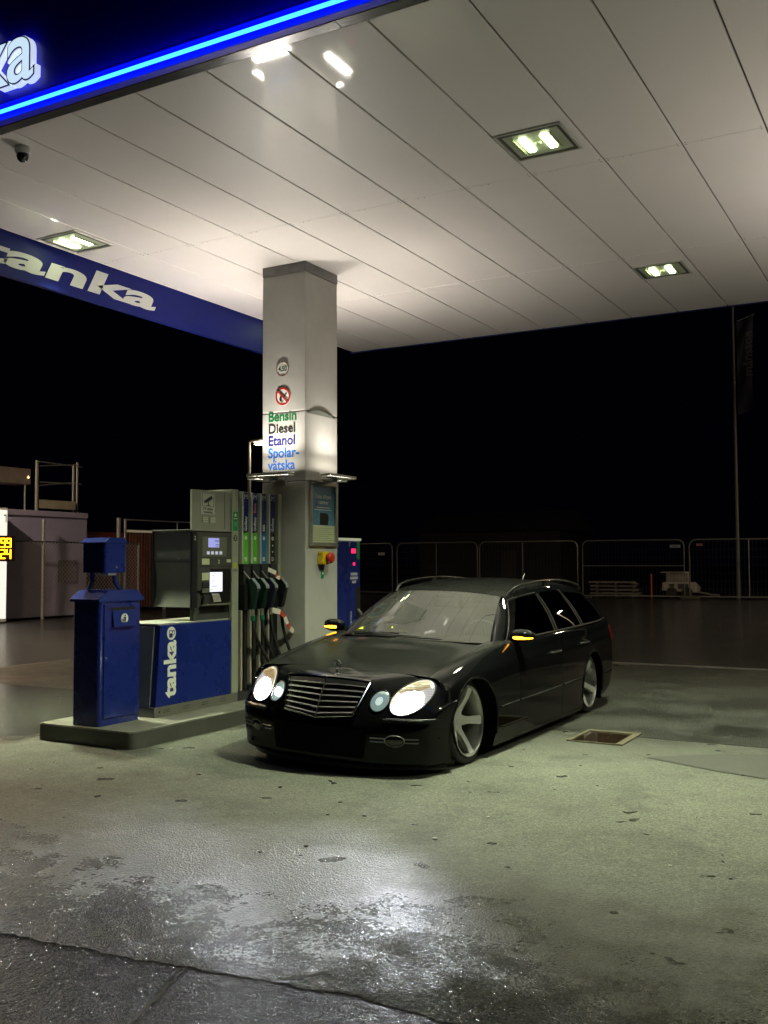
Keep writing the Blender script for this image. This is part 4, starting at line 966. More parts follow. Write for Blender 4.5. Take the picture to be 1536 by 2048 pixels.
# --- lamps, placed on the surface
lens_m = glass_mat('headlamp_lens', (0.93, 0.95, 0.95), 0.02, 1.5)
def lamp(x, z, a, b_, rot, name, parts, sg=1, bulge=.022):
    """ellipse in the front view; returns function (rho, theta, lift)->point"""
    cr_, sr = math.cos(rot), math.sin(rot)
    def P(rho, th, lift):
        ex, ez = a * rho * math.cos(th), b_ * rho * math.sin(th)
        xx = x + ex * cr_ - ez * sr; zz = z + ex * sr + ez * cr_
        return Vector((sg * xx, hitY(xx, zz) - lift, zz))
    rings = [0, .25, .5, .7, .85, .95, 1.0]; n = 40
    def dome(name_, lift0, lift1, m_, par, r1=1.0, cond=None):
        vs = [P(0, 0, lift1)]; fs = []
        rg = [q * r1 for q in rings[1:]]
        for rho in rg:
            lf = lift0 + (lift1 - lift0) * math.sqrt(max(0, 1 - (rho / r1) ** 2))
            for j in range(n): vs.append(P(rho, 2 * math.pi * j / n, lf))
        for j in range(n): fs.append((0, 1 + j, 1 + (j + 1) % n))
        for k in range(len(rg) - 1):
            for j in range(n): fs.append((1 + k * n + j, 1 + (k + 1) * n + j, 1 + (k + 1) * n + (j + 1) % n, 1 + k * n + (j + 1) % n))
        return MB().add(vs, fs).build(name_, m_, par, True)
    return P, dome
white_e = mat('lamp_white_hot', (1, 1, 1), 0.4, emis=(0.90, 0.93, 1.0), es=60.0)
soft_e = mat('lamp_white_soft', (0.8, 0.85, 0.85), 0.3, emis=(0.75, 0.90, 0.85), es=0.55)
def lampmat(name, hot, amber_top, es_hot):
    """reflector: bright bowl below, fluted amber tinted strip above (object space z)"""
    M = bpy.data.materials.new(name); M.use_nodes = True; nt = M.node_tree; b = nt.nodes['Principled BSDF']; N = nt.nodes.new; L = nt.links.new
    b.inputs['Base Color'].default_value = (.7, .7, .65, 1); b.inputs['Roughness'].default_value = .2; b.inputs['Metallic'].default_value = .6
    b.inputs['Emission Color'].default_value = (*hot, 1); b.inputs['Emission Strength'].default_value = es_hot
    tc = N('ShaderNodeTexCoord'); wv = N('ShaderNodeTexWave'); wv.bands_direction = 'Z'; wv.inputs['Scale'].default_value = 22; L(tc.outputs['Object'], wv.inputs['Vector'])
    bp = N('ShaderNodeBump'); bp.inputs['Distance'].default_value = .004; L(wv.outputs[0], bp.inputs['Height']); L(bp.outputs[0], b.inputs['Normal'])
    MATS[name] = M; return M
bowl_m = lampmat('lamp_bowl', (1.0, 0.98, 0.95), 0, 0.45)
flute_m = lampmat('lamp_flutes', (1.0, 0.66, 0.30), 0, 0.30)
for sg in (1, -1):
    P, dome = lamp(.638, .552, .136, .102, R(33), 'headlight', None, sg)
    bz = dome('headlight', .004, .010, bowl_m, car)
    # fluted indicator strip: upper part of the lamp
    vs = []; fs = []; n = 22; rows = 10
    for i in range(rows + 1):
        for j in range(n + 1):
            th = R(4 + 158 * j / n); r1 = .97; r0_ = 0.0
            pt = P(r1, th, 0); pb = P(.30, R(88), 0)
            # chord at the lower edge of the strip
            tj = j / n; c0 = P(.97, R(4), 0); c1_ = P(.97, R(162), 0); q = c0.lerp(c1_, tj); v = q.lerp(pt, i / rows)
            xx, zz = abs(v.x), v.z; vs.append((sg * xx, hitY(xx, zz) - .0155 - (.003 if (i % 2) else 0), zz))
    for i in range(rows):
        for j in range(n): fs.append((i * (n + 1) + j, i * (n + 1) + j + 1, (i + 1) * (n + 1) + j + 1, (i + 1) * (n + 1) + j))
    MB().add(vs, fs).build('indicator_strip', flute_m, bz)
    P2, dome2 = lamp(.622, .522, .098, .073, R(20), 'bulb', None, sg)
    dome2('low_beam', .014, .020, white_e, bz)
    dome('lens', .004, .030, lens_m, bz)
    pts = [P(1.02, 2 * math.pi * j / 48, .004) for j in range(49)]
    MB().tube(pts, .006, 8).build('lamp_seal', trimb_m, bz, True)
    Ps, domes = lamp(.437, .522, .062, .066, R(8), 'headlight', None, sg)
    bs = domes('headlight', .004, .012, mat('inner_bowl_green', (.5, .55, .5), .2, metal=.6, emis=(.62, .85, .78), es=.35), car)
    tag(bs, 'small inner round headlight')
    Pb, domeb = lamp(.437, .525, .024, .026, 0, 'x', None, sg)
    domeb('high_beam', .014, .022, white_e if sg < 0 else mat('lamp_dim', (.9, .95, .9), .2, emis=(.8, 1, .9), es=.8), bs)
    domes('lens', .004, .026, lens_m, bs)
    MB().tube([Ps(1.03, 2 * math.pi * j / 40, .004) for j in range(41)], .005, 8).build('lamp_seal', trimb_m, bs, True)
    # fog lamp, thin bright blades either side
    Pf, domef = lamp(.590, .268, .062, .036, 0, 'fog', None, sg)
    fg = domef('fog_light', .004, .014, mat('fog_glass', (.03, .03, .032), .08, coat=1, metal=.3), car)
    MB().tube([Pf(1.05, 2 * math.pi * j / 40, .010) for j in range(41)], .004, 8).build('ring', satin_m, fg, True)
    for zz in (.281, .257):
        for (xa_, xb_) in ((.42, .528), (.652, .74)):
            MB().tube([(sg * (xa_ + (xb_ - xa_) * i / 8), hitY(xa_ + (xb_ - xa_) * i / 8, zz) - .004, zz) for i in range(9)], .0042, 6).build('blade', satin_m, fg, True)
    # bumper protective strips
    for (xa_, xb_) in ((.50, .845),):
        k = 14; vs = []; fs = []
        for i in range(k + 1):
            xx = xa_ + (xb_ - xa_) * i / k; yy = hitY(xx, .40)
            vs += [(sg * xx, yy - .001, .382), (sg * xx, yy - .010, .390), (sg * xx, yy - .010, .408), (sg * xx, yy - .001, .416)]
        for i in range(k):
            for q in range(3): fs.append((i * 4 + q, i * 4 + q + 1, i * 4 + 5 + q, i * 4 + 4 + q))
        MB().add(vs, fs).build('bumper_strip', trimb_m, car, True)
    MB().tube([(sg * (.52 + .30 * i / 10), hitY(.52 + .30 * i / 10, .418) - .006, .4175) for i in range(11)], .0028, 6).build('chrome_line', chrome_m, car, True)
# lower intake
k = 24; nr = 8; vs = []; fs = []
for i in range(k + 1):
    for j in range(nr + 1):
        zz = .135 + .20 * j / nr; xx = (-.40 + .80 * i / k) * (.93 + .07 * j / nr); vs.append((xx, hitY(abs(xx), zz) - .003, zz))
for i in range(k):
    for j in range(nr): fs.append((i * (nr + 1) + j, i * (nr + 1) + j + 1, (i + 1) * (nr + 1) + j + 1, (i + 1) * (nr + 1) + j))
it = MB().add(vs, fs).build('lower_intake', mat('intake_black', (0.004, 0.004, 0.004), 0.8, spec=.1), car, True)
# splitter lip
vs = []; k = 36; fs = []
for i in range(k + 1):
    f = -1 + 2 * i / k; xx = .84 * f; s_ = abs(f); yy = .0 + .40 * max(0, s_ - .0) ** 3.2
    vs += [(xx, yy + .0, .062), (xx, yy + .006, .088), (xx, yy + .12, .09), (xx, yy + .12, .062)]
for i in range(k):
    for q in range(4): fs.append((i * 4 + q, i * 4 + (q + 1) % 4, i * 4 + 4 + (q + 1) % 4, i * 4 + 4 + q))
MB().add(vs, fs).build('splitter', trimb_m, car)

# --- grille
def gx(z): return .290 + (.345 - .290) * (z - .432) / (.640 - .432)
def gy(x, z):  # V shaped in plan, leaning back
    return -.022 + (z - .42) * .62 + abs(x) * .10
gr = None
vs = []; fs = []; n = 16; k = 20
for i in range(n + 1):
    z = .425 + .215 * i / n
    for j in range(k + 1):
        f = -1 + 2 * j / k; x = gx(z) * f; zz = z - .028 * (1 - abs(f)) * (1 - i / n) + .012 * (1 - f * f) * (i / n); vs.append((x, gy(x, z) + .028, zz))
for i in range(n):
    for j in range(k): fs.append((i * (k + 1) + j, i * (k + 1) + j + 1, (i + 1) * (k + 1) + j + 1, (i + 1) * (k + 1) + j))
gr = MB().add(vs, fs).build('grille', mat('grille_black', (0.006, 0.006, 0.007), 0.5), car)
for i in range(6):
    z = .445 + i * .034; mb = MB()
    for hgt, rad, nm in ((0, .0055, 'slat'),):
        pts = []
        for j in range(k + 1):
            f = -1 + 2 * j / k; x = gx(z) * f * .985; zz = z - .024 * (1 - abs(f)) * (1 - i / 6) + .010 * (1 - f * f) * (i / 6); pts.append((x, gy(x, z) + .006, zz))
        vs2 = []; fs2 = []
        for p in pts: vs2 += [(p[0], p[1] - .001, p[2] + .005), (p[0], p[1] - .012, p[2] - .003), (p[0], p[1] + .020, p[2] - .010), (p[0], p[1] + .020, p[2] - .002)]
        for j in range(len(pts) - 1):
            for q in range(4): fs2.append((j * 4 + q, j * 4 + (q + 1) % 4, j * 4 + 4 + (q + 1) % 4, j * 4 + 4 + q))
        MB().add(vs2, fs2).build('slat', mat('slat_grey', (0.28, 0.28, 0.29), 0.25, metal=.95), gr)
MB().tube([(0, gy(0, .43) - .002, .402), (0, gy(0, .50) - .0, .50), (0, gy(0, .645) + .0, .650)], .0045, 6).build('centre_bar', mat('slat_grey', None), gr, True)
def rim_pts(top):
    pts = []
    for j in range(k + 1):
        f = -1 + 2 * j / k
        if top: z = .640; x = gx(z) * f; pts.append((x, gy(x, z) - .002, z + .014 * (1 - f * f) + .004))
        else: z = .425; x = gx(z) * f; pts.append((x, gy(x, z) - .002, z - .030 * (1 - abs(f))))
    return pts
tp, bt = rim_pts(True), rim_pts(False)
mb = MB()
vsT = []; fsT = []
for p in tp: vsT += [(p[0] * 1.02, p[1] + .018, p[2] + .020), (p[0] * 1.02, p[1] - .004, p[2] + .012), (p[0] * 1.0, p[1] - .008, p[2] - .002), (p[0], p[1] + .008, p[2] - .008)]
for j in range(k):
    for q in range(3): fsT.append((j * 4 + q, j * 4 + q + 1, j * 4 + 5 + q, j * 4 + 4 + q))
mb.add(vsT, fsT); mb.tube(bt, .0065, 8)
for sg in (1, -1): mb.tube([(sg * gx(z), gy(gx(z), z) - .002, z) for z in np.linspace(.425, .646, 8)], .0075, 8)
mb.build('chrome_surround', chrome_m, gr, True)
# emblem on the surround and upright hood star
MB().lathe([(0, -.003), (.014, -.002), (.015, 0)], (0, gy(0, .64) - .010, .661), 'y', 24).build('badge', mat('badge_blue', (0.02, 0.03, 0.12), 0.2, coat=1), gr, True)
hs_ = MB(); cz = .737; cy = .262
hs_.tube([(.034 * math.cos(2 * math.pi * i / 32), cy, cz + .034 * math.sin(2 * math.pi * i / 32)) for i in range(33)], .0032, 8)
for a in (90, 210, 330): hs_.tube([(0, cy, cz), (.032 * math.cos(R(a)), cy, cz + .032 * math.sin(R(a)))], [.0045, .0015], 6)
hs_.tube([(0, cy, cz - .034), (0, cy + .002, cz - .062)], [.004, .007], 8).lathe([(0, .010), (.022, .006), (.028, 0)], (0, cy + .004, .669), 'z', 24)
hs_.build('hood_ornament', chrome_m, car, True)

# --- greenhouse
def cr1(pts, n):
    P_ = np.array(pts, float); s = np.linspace(0, len(P_) - 1, n); return cr_axis(P_[:, None, :], s)[:, 0, :]
WSB = [(0, 1.385, .850), (.24, 1.40, .848), (.46, 1.445, .843), (.665, 1.545, .838)]        # windscreen base centre->right
WST = [(0, 1.985, 1.232), (.20, 1.995, 1.229), (.38, 2.03, 1.218), (.530, 2.09, 1.196)]
def mirror_line(P_): return [(-p[0], p[1], p[2]) for p in P_[::-1]] + [tuple(p) for p in P_[1:]]
def loft(c0, c1_, n, m_, bul=(0, 0, 0)):
    a = cr1(c0, m_); b_ = cr1(c1_, m_); vs = []; fs = []
    for i in range(n + 1):
        t_ = i / n
        for j in range(m_): 
            p = a[j] * (1 - t_) + b_[j] * t_ + np.array(bul) * math.sin(math.pi * t_); vs.append(tuple(p))
    for i in range(n):
        for j in range(m_ - 1): fs.append((i * m_ + j, i * m_ + j + 1, (i + 1) * m_ + j + 1, (i + 1) * m_ + j))
    return vs, fs
ws_glass = glass_mat('windscreen_glass', (0.55, 0.74, 0.63), 0.012, 3.4, film=0.06)
vs, fs = loft(mirror_line(WSB), mirror_line(WST), 14, 33, (0, -.012, .016))
MB().add(vs, fs).build('windscreen', ws_glass, car, True)
# cowl panel and wiper
vs, fs = loft([(-.69, 1.47, .846), (-.42, 1.375, .850), (0, 1.315, .856), (.42, 1.375, .850), (.69, 1.47, .846)], [(-.69, 1.57, .832), (-.44, 1.46, .838), (0, 1.40, .845), (.44, 1.46, .838), (.69, 1.57, .832)], 3, 25)
MB().add(vs, fs).build('cowl_panel', trimb_m, car, True)
MB().box(-.32, .34, 1.318, 1.35, .862, .872, .004).build('air_intake_grille', mat('cowl_grey', (.03, .03, .03), .4), car)
MB().tube([(.12, 1.372, .868), (.02, 1.362, .872), (-.28, 1.41, .870), (-.58, 1.475, .858)], .007, 8).tube([(-.12, 1.43, .888), (-.60, 1.50, .868)], .005, 6).build('wiper', trimb_m, car, True)
# roof
RT = [[(x, u, z) for (x, u, z) in WST]]
def roofline(u, w_, zc, ze): return [(0, u, zc), (w_ * .4, u, zc - (zc - ze) * .10), (w_ * .75, u, zc - (zc - ze) * .42), (w_, u, ze)]
rows_ = [WST, roofline(2.30, .575, 1.285, 1.232), roofline(2.65, .600, 1.318, 1.256), roofline(3.1, .610, 1.332, 1.266), roofline(3.6, .603, 1.318, 1.250), roofline(4.0, .585, 1.285, 1.215), roofline(4.32, .56, 1.232, 1.165)]
full = np.array([[tuple(p) for p in cr1(mirror_line(r_), 33)] for r_ in rows_])
rf = cr_axis(full, np.linspace(0, len(rows_) - 1, 40))
vs = [tuple(p) for row in rf for p in row]; fs = [(i * 33 + j, i * 33 + j + 1, (i + 1) * 33 + j + 1, (i + 1) * 33 + j) for i in range(39) for j in range(32)]
roofm = MB().add(vs, fs).build('roof', paint_m, car, True)
edge = [Vector(rf[i][32]) for i in range(40)]
# roof antenna fin
MB().tube([(.0, 3.95, 1.292), (.0, 3.99, 1.335), (.0, 4.02, 1.36)], [.010, .005, .003], 8).build('antenna', trimb_m, car, True)
# belt and upper window lines, right side (mirrored later)
BELT = [(.745, 1.545, .842), (.800, 1.75, .862), (.832, 2.1, .876), (.838, 2.66, .884), (.833, 3.3, .892), (.818, 3.9, .902), (.748, 4.38, .908)]
TOPL = [(.560, 2.10, 1.185), (.590, 2.32, 1.222), (.612, 2.60, 1.245), (.622, 3.0, 1.255), (.617, 3.4, 1.245), (.600, 3.85, 1.215), (.570, 4.20, 1.165)]
LINES = {}
def at_u(line, u):
    if id(line) not in LINES: LINES[id(line)] = cr1(line, 400)
    P_ = LINES[id(line)]; k_ = np.argmin(abs(P_[:, 1] - u)); return Vector(P_[k_])
def sidept(ub, ut, t_):
    a = at_u(BELT, ub); b_ = at_u(TOPL, ut); p = a.lerp(b_, t_); p.x += .022 * math.sin(math.pi * t_); return p
pil_m = mat('pillar_black', (.004, .004, .004), .5, spec=.12)
side_glass = glass_mat('side_glass', (0.35, 0.42, 0.38), 0.01, 1.55)
dark_glass = glass_mat('dark_glass', (0.05, 0.06, 0.06), 0.01, 1.55)
def side_panel(name, e0, e1, m_, sg, par, push=0.0, nu=12, nt=10, t0=0, t1=1):
    """e0,e1: (u at belt, u at top) of the two upright edges"""
    vs = []; fs = []
    for i in range(nu + 1):
        f = i / nu
        for j in range(nt + 1):
            t_ = t0 + (t1 - t0) * j / nt; p = sidept(e0[0] + (e1[0] - e0[0]) * f, e0[1] + (e1[1] - e0[1]) * f, t_); vs.append((sg * (p.x + push), p.y, p.z))
    for i in range(nu):
        for j in range(nt): fs.append((i * (nt + 1) + j, i * (nt + 1) + j + 1, (i + 1) * (nt + 1) + j + 1, (i + 1) * (nt + 1) + j))
    return MB().add(vs, fs).build(name, m_, par, True)
for sg in (1, -1):
    fd = doors[('front_door', sg)]; rd = doors[('rear_door', sg)]
    side_panel('window', (1.63, 2.13), (2.60, 2.62), side_glass, sg, fd, 0, t0=.0, t1=.90)
    side_panel('window', (2.72, 2.70), (3.36, 3.22), dark_glass, sg, rd, 0, t0=.0, t1=.90)
    side_panel('quarter_window', (3.47, 3.30), (4.22, 4.00), dark_glass, sg, car, 0, t0=.0, t1=.90)
    side_panel('pillar', (2.605, 2.625), (2.715, 2.695), pil_m, sg, car, .003, 3)
    side_panel('pillar', (3.365, 3.225), (3.465, 3.295), pil_m, sg, car, .003, 3)
    side_panel('pillar', (4.225, 4.005), (4.38, 4.19), paint_m, sg, car, .004, 4)
    # window header between glass and roof
    vs = []; fs = []; n = 40
    T_ = cr1(TOPL, n)
    for i in range(n):
        u = T_[i][1]; ub = 1.6 + (u - 2.10) * (2.78 / 2.10)
        a = sidept(ub, u, .89); b_ = Vector(T_[i]); e_ = min(edge, key=lambda q: abs(q.y - u))
        mid_ = b_.lerp(Vector((e_.x, u, e_.z)), .5) + Vector((.006, 0, .004))
        for p in (a + Vector((.003, 0, 0)), b_ + Vector((.004, 0, 0)), mid_, Vector((e_.x, u, e_.z))): vs.append((sg * p.x, p.y, p.z))
    for i in range(n - 1):
        for q in range(3): fs.append((i * 4 + q, i * 4 + q + 1, i * 4 + 5 + q, i * 4 + 4 + q))
    MB().add(vs, fs).build('roof_side', paint_m, car, True)
    # A pillar: strip between windscreen edge and door frame
    vs = []; fs = []; n = 16
    wb, wt = Vector(WSB[-1]), Vector(WST[-1])
    for i in range(n + 1):
        t_ = i / n; a = wb.lerp(wt, t_) + Vector((0, -.012, .016)) * math.sin(math.pi * t_)
        d_ = sidept(1.63 - .03 * (1 - t_), 2.13, t_ * .97)
        mid_ = a.lerp(d_, .5) + Vector((.016, -.018, .012)); q1 = a.lerp(mid_, .5) + Vector((.004, -.008, .008)); q2 = mid_.lerp(d_, .5) + Vector((.010, -.006, .002))
        for p in (a, q1, mid_, q2, d_): vs.append((sg * p.x, p.y, p.z))
    for i in range(n):
        for q in range(4): fs.append((i * 5 + q, i * 5 + q + 1, i * 5 + 6 + q, i * 5 + 5 + q))
    MB().add(vs, fs).build('windscreen_pillar', paint_m, car, True)
    # fender-to-pillar filler at the foot of the windscreen
    vs, fs = loft([(.665, 1.53, .838), (.71, 1.51, .842), (.77, 1.50, .846)], [(.665, 1.60, .875), (.72, 1.62, .868), (.79, 1.66, .862)], 3, 7)
    MB().add([(sg * v[0], v[1], v[2]) for v in vs], fs).build('pillar_foot', paint_m, car, True)
    # belt strip, door frame bright lines
    P_ = cr1(BELT, 60); P_ = [p for p in P_ if p[1] > 1.66]
    MB().tube([(sg * (p[0] + .006), p[1], p[2] - .002) for p in P_], .0085, 8).build('belt_trim', trimb_m, car, True)
    for (e0, nm) in (((2.66, 2.66), 'frame_line'), ((3.41, 3.26), 'frame_line')):
        MB().tube([(sg * (sidept(e0[0], e0[1], t_).x + .006), sidept(e0[0], e0[1], t_).y, sidept(e0[0], e0[1], t_).z) for t_ in np.linspace(0, .9, 9)], .004, 6).build(nm, mat('frame_dark_gloss', (.015, .015, .015), .25, spec=.3), car, True)
    fr_ = [sidept(1.63, 2.13, t_) for t_ in np.linspace(0, .92, 10)] + [sidept(1.63 + (2.60 - 1.63) * f, 2.13 + (2.62 - 2.13) * f, .93) for f in np.linspace(.12, 1, 8)]
    MB().tube([(sg * (p.x + .004), p.y, p.z) for p in fr_], .006, 8).build('door_frame', mat('frame_dark_gloss', None), fd, True)
    # wind deflector over the rear door window
    side_panel('wind_deflector', (2.75, 2.70), (3.30, 3.20), glass_mat('smoked_acrylic', (.10, .10, .10), .03, 1.5), sg, rd, .018, 8, 2, .80, .93)
    # roof rail
    rail = [(.545, 2.16, 1.205), (.575, 2.28, 1.265), (.588, 2.50, 1.300), (.592, 3.05, 1.325), (.588, 3.5, 1.315), (.572, 3.9, 1.280), (.555, 4.15, 1.235), (.550, 4.22, 1.205)]
    MB().tube([(sg * p[0], p[1], p[2]) for p in cr1(rail, 40)], .0115, 10).build('roof_rail', mat('rail_black', (.012, .012, .012), .25, coat=.4), car, True)
    for uu in (3.02,): 
        MB().box(sg * .575, sg * .60, uu - .03, uu + .03, 1.262, 1.322, .006).build('rail_foot', mat('rail_black', None), car)
    # mirror
    mx, my, mz = .905, 1.66, .905
    bm = bmesh.new(); bmesh.ops.create_icosphere(bm, subdivisions=3, radius=1)
    for v in bm.verts:
        c = v.co; yy = c.y * (.075 if c.y < 0 else .035); xx = c.x * .105; zz = c.z * (.058 if c.z > 0 else .052)
        xx = math.copysign(abs(c.x) ** .75, c.x) * .105; zz = math.copysign(abs(c.z) ** .8, c.z) * .056
        v.co = Vector((sg * (mx + xx), my + yy + abs(c.x) * .01, mz + zz))
    mr = MB().bm(bm).build('door_mirror', paint_m, fd, True)
    MB().tube([(sg * .80, 1.69, .868), (sg * .86, 1.67, .870)], [.028, .022], 10).build('mirror_arm', trimb_m, mr, True)
    am = mat('amber_lit', (.9, .4, .02), .3, emis=(1.0, .36, .012), es=16.0)
    pts = [(sg * (mx - .055 + .15 * i / 12), my - .070 + .055 * (i / 12) ** 3 + (.012 * (1 - i / 12) if i < 3 else 0), mz - .012) for i in range(13)]
    MB().tube(pts, [.010] + [.0135] * 10 + [.010, .006], 8).build('turn_signal', am, mr, True)
    # side rubbing strips with bright insert
    for (ua, ub, par) in ((1.22, 1.60, car), (1.64, 2.64, fd), (2.68, 3.20, rd)):
        n = 14; MB().tube([(sg * (hitX(ua + (ub - ua) * i / n, .385) + .003), ua + (ub - ua) * i / n, .378 + .018 * (ua + (ub - ua) * i / n - 1.2) / 2 + .008) for i in range(n + 1)], .0075, 6).build('side_strip', trimb_m, par, True)
        MB().tube([(sg * (hitX(ua + (ub - ua) * i / n, .385) + .008), ua + (ub - ua) * i / n, .384 + .018 * (ua + (ub - ua) * i / n - 1.2) / 2 + .008) for i in range(n + 1)], .0028, 6).build('strip_insert', satin_m, par, True)
    # handles
    for (uu, zz, par) in ((2.45, .715, fd), (3.30, .735, rd)):
        xx = hitX(uu, zz)
        MB().tube([(sg * (xx + .004), uu - .105, zz - .004), (sg * (xx + .030), uu - .085, zz), (sg * (xx + .034), uu, zz + .004), (sg * (xx + .030), uu + .085, zz + .004), (sg * (xx + .004), uu + .105, zz + .002)], [.010, .012, .012, .012, .010], 8).build('handle', mat('handle_gloss', (.05, .05, .05), .12, metal=.4, coat=1), par, True)
        MB().tube([(sg * (xx + .038), uu - .07, zz + .008), (sg * (xx + .041), uu, zz + .011), (sg * (xx + .038), uu + .07, zz + .010)], .003, 6).build('handle_trim', chrome_m, par, True)
    # tail light
    vs = []; fs = []
    pl = [p for p in [(s__, r__) for s__ in np.linspace(11.82, 13.3, 12) for r__ in np.linspace(4.9, 6.3, 6)]]
    Gt = surf(np.linspace(11.82, 13.3, 12), np.linspace(4.9, 6.3, 6))
    for i in range(12):
        for j in range(6):
            p = Gt[i, j]; vs.append((sg * (p[0] + .008), p[1] + (.008 if i > 4 else .003), p[2]))
    for i in range(11):
        for j in range(5): fs.append((i * 6 + j, i * 6 + j + 1, (i + 1) * 6 + j + 1, (i + 1) * 6 + j))
    MB().add(vs, fs).build('tail_light', mat('tail_red', (.25, .008, .008), .15, coat=1, emis=(1, .02, .02), es=.12), car, True)
    MB().tube([(sg * (hitX(u_, .36) + .004), u_, .36) for u_ in (4.06, 4.2, 4.35, 4.48)], .004, 6).build('bumper_line', chrome_m, car, True)
# tailgate window + tailgate
vs, fs = loft([(-.72, 4.45, .908), (-.4, 4.64, .91), (0, 4.68, .91), (.4, 4.64, .91), (.72, 4.45, .908)], [(-.55, 4.25, 1.165), (-.3, 4.31, 1.215), (0, 4.33, 1.23), (.3, 4.31, 1.215), (.55, 4.25, 1.165)], 8, 25)
MB().add(vs, fs).build('rear_window', dark_glass, car, True)

# --- interior
gi = mat('interior_grey', (.03, .03, .03), .7); gs = mat('seat_grey', (.008, .008, .009), .9, bump=.2, spec=.05)
vs, fs = loft([(-.72, 1.56, .835), (-.4, 1.47, .84), (0, 1.42, .842), (.4, 1.47, .84), (.72, 1.56, .835)], [(-.74, 2.0, .80), (-.4, 1.96, .84), (0, 1.95, .83), (.4, 1.96, .86), (.74, 2.0, .80)], 6, 25, (0, 0, .012))
dash = MB().add(vs, fs); dash.box(-.74, .74, 1.96, 2.02, .45, .80)
dash = dash.build('dashboard', mat('dash_grey', (.04, .05, .045), .85, bump=.1, spec=.1), car, True)
MB().box(-.72, .72, 1.9, 4.1, .14, .20).box(-.10, .10, 2.0, 2.9, .2, .52, .02).build('cabin_floor', inner_m, car)
for (sxx, uu) in ((.37, 2.55), (-.37, 2.55), (.37, 3.42), (-.37, 3.42)):
    st_ = MB().box(sxx - .25, sxx + .25, uu - .30, uu + .22, .30, .48, .06, 3)
    st_.prism([(uu + .18, .46), (uu + .30, .46), (uu + .44, 1.0), (uu + .37, 1.03), (uu + .31, .98)], sxx - .23, sxx + .23, 'x', .03)
    st_ = st_.build('seat', gs, car, True)
    MB().box(sxx - .13, sxx + .13, uu + .36, uu + .45, 1.035, 1.17, .03, 3).build('headrest', gs, st_, True)
sw = MB(); cS = Vector((.37, 2.14, .80)); nS = Vector((0, .93, .36)).normalized(); a1 = Vector((1, 0, 0)); a2 = nS.cross(a1).normalized()
sw.tube([cS + (a1 * math.cos(2 * math.pi * i / 36) + a2 * math.sin(2 * math.pi * i / 36)) * .19 for i in range(37)], .014, 10)
for a in (0, 180, -90): sw.tube([cS - nS * .02, cS + (a1 * math.cos(R(a)) + a2 * math.sin(R(a))) * .185], [.03, .014], 8)
sw.build('steering_wheel', mat('wheel_leather', (.03, .028, .026), .35), car, True)
MB().box(-.07, .12, 1.99, 2.03, 1.12, 1.165, .012).build('inner_mirror', trimb_m, car)

# --- wheels
XF[0] = None
tyre_m = mat('tyre_rubber', (.010, .010, .011), .6, bump=.3, bscale=60)
rim_m = mat('rim_silver', (.85, .85, .81), .35, metal=.25, var=.05)
barrel_m = mat('rim_barrel_silver', (.42, .42, .40), .28, metal=.8)
rimd_m = mat('rim_inner_dark', (.10, .10, .095), .4, metal=.7)
def wheel(u, sg, rot, off):
    r_t = .316
    c = Vector((XC + sg * off, Y0 + u, .3145))
    camb = R(3.5) * sg
    XF[0] = Matrix.Translation(c) @ Matrix.Rotation(camb * -1, 4, 'Y') @ Matrix.Diagonal((sg, 1, 1, 1))
    wh_ = MB().lathe([(.258, -.012), (.285, .0), (.305, -.012), (r_t, -.035), (r_t, -.205), (.300, -.225), (.258, -.215), (.250, -.1), (.258, -.012)], (0, 0, 0), 'x', 72).build('wheel', tyre_m, car, True, 60)
    MB().lathe([(.263, .002), (.262, .008), (.254, .008), (.248, -.002), (.240, -.02), (.236, -.075), (.228, -.10), (.225, -.20), (.20, -.20), (.06, -.185), (0, -.185)], (0, 0, 0), 'x', 96).build('rim_barrel', barrel_m, wh_, True, 40)
    # brake disc
    MB().lathe([(.05, -.135), (.155, -.135), (.155, -.150), (.05, -.150)], (0, 0, 0), 'x', 48).build('brake_disc', rimd_m, wh_, True, 30)
    sp = MB()
    for kk in range(5):
        a = R(rot + 72 * kk); ca, sa = math.cos(a), math.sin(a)
        st2 = [(.030, .060, -.080), (.075, .036, -.074), (.12, .027, -.050), (.18, .028, -.024), (.236, .034, -.008), (.2465, .037, -.004)]
        vs = []; fs = []
        for (r_, hw, t_) in st2:
            for (o_, dt) in ((-hw, -.006), (-hw * .72, 0), (hw * .72, 0), (hw, -.006), (hw, -.045), (-hw, -.045)):
                vs.append((t_ + dt, r_ * ca - o_ * sa, r_ * sa + o_ * ca))
        for i in range(len(st2) - 1):
            for q in range(6): fs.append((i * 6 + q, i * 6 + (q + 1) % 6, i * 6 + 6 + (q + 1) % 6, i * 6 + 6 + q))
        sp.add(vs, fs)
    sp.lathe([(0, -.075), (.030, -.074), (.034, -.080), (.072, -.082), (.078, -.09), (.078, -.14), (0, -.14)], (0, 0, 0), 'x', 40)
    sp.build('spokes', rim_m, wh_, True, 35)
    hb = MB()
    for kk in range(5):
        a = R(rot + 36 + 72 * kk); hb.lathe([(0, -.0785), (.0085, -.0785), (.0085, -.083)], (0, .056 * math.cos(a), .056 * math.sin(a)), 'x', 10)
    hb.build('bolts', gap_m, wh_)
    XF[0] = None
for u, rot, off in ((.79, -6, .830), (3.62, 42, .835)):
    for sg in (1, -1): wheel(u, sg, rot, off)
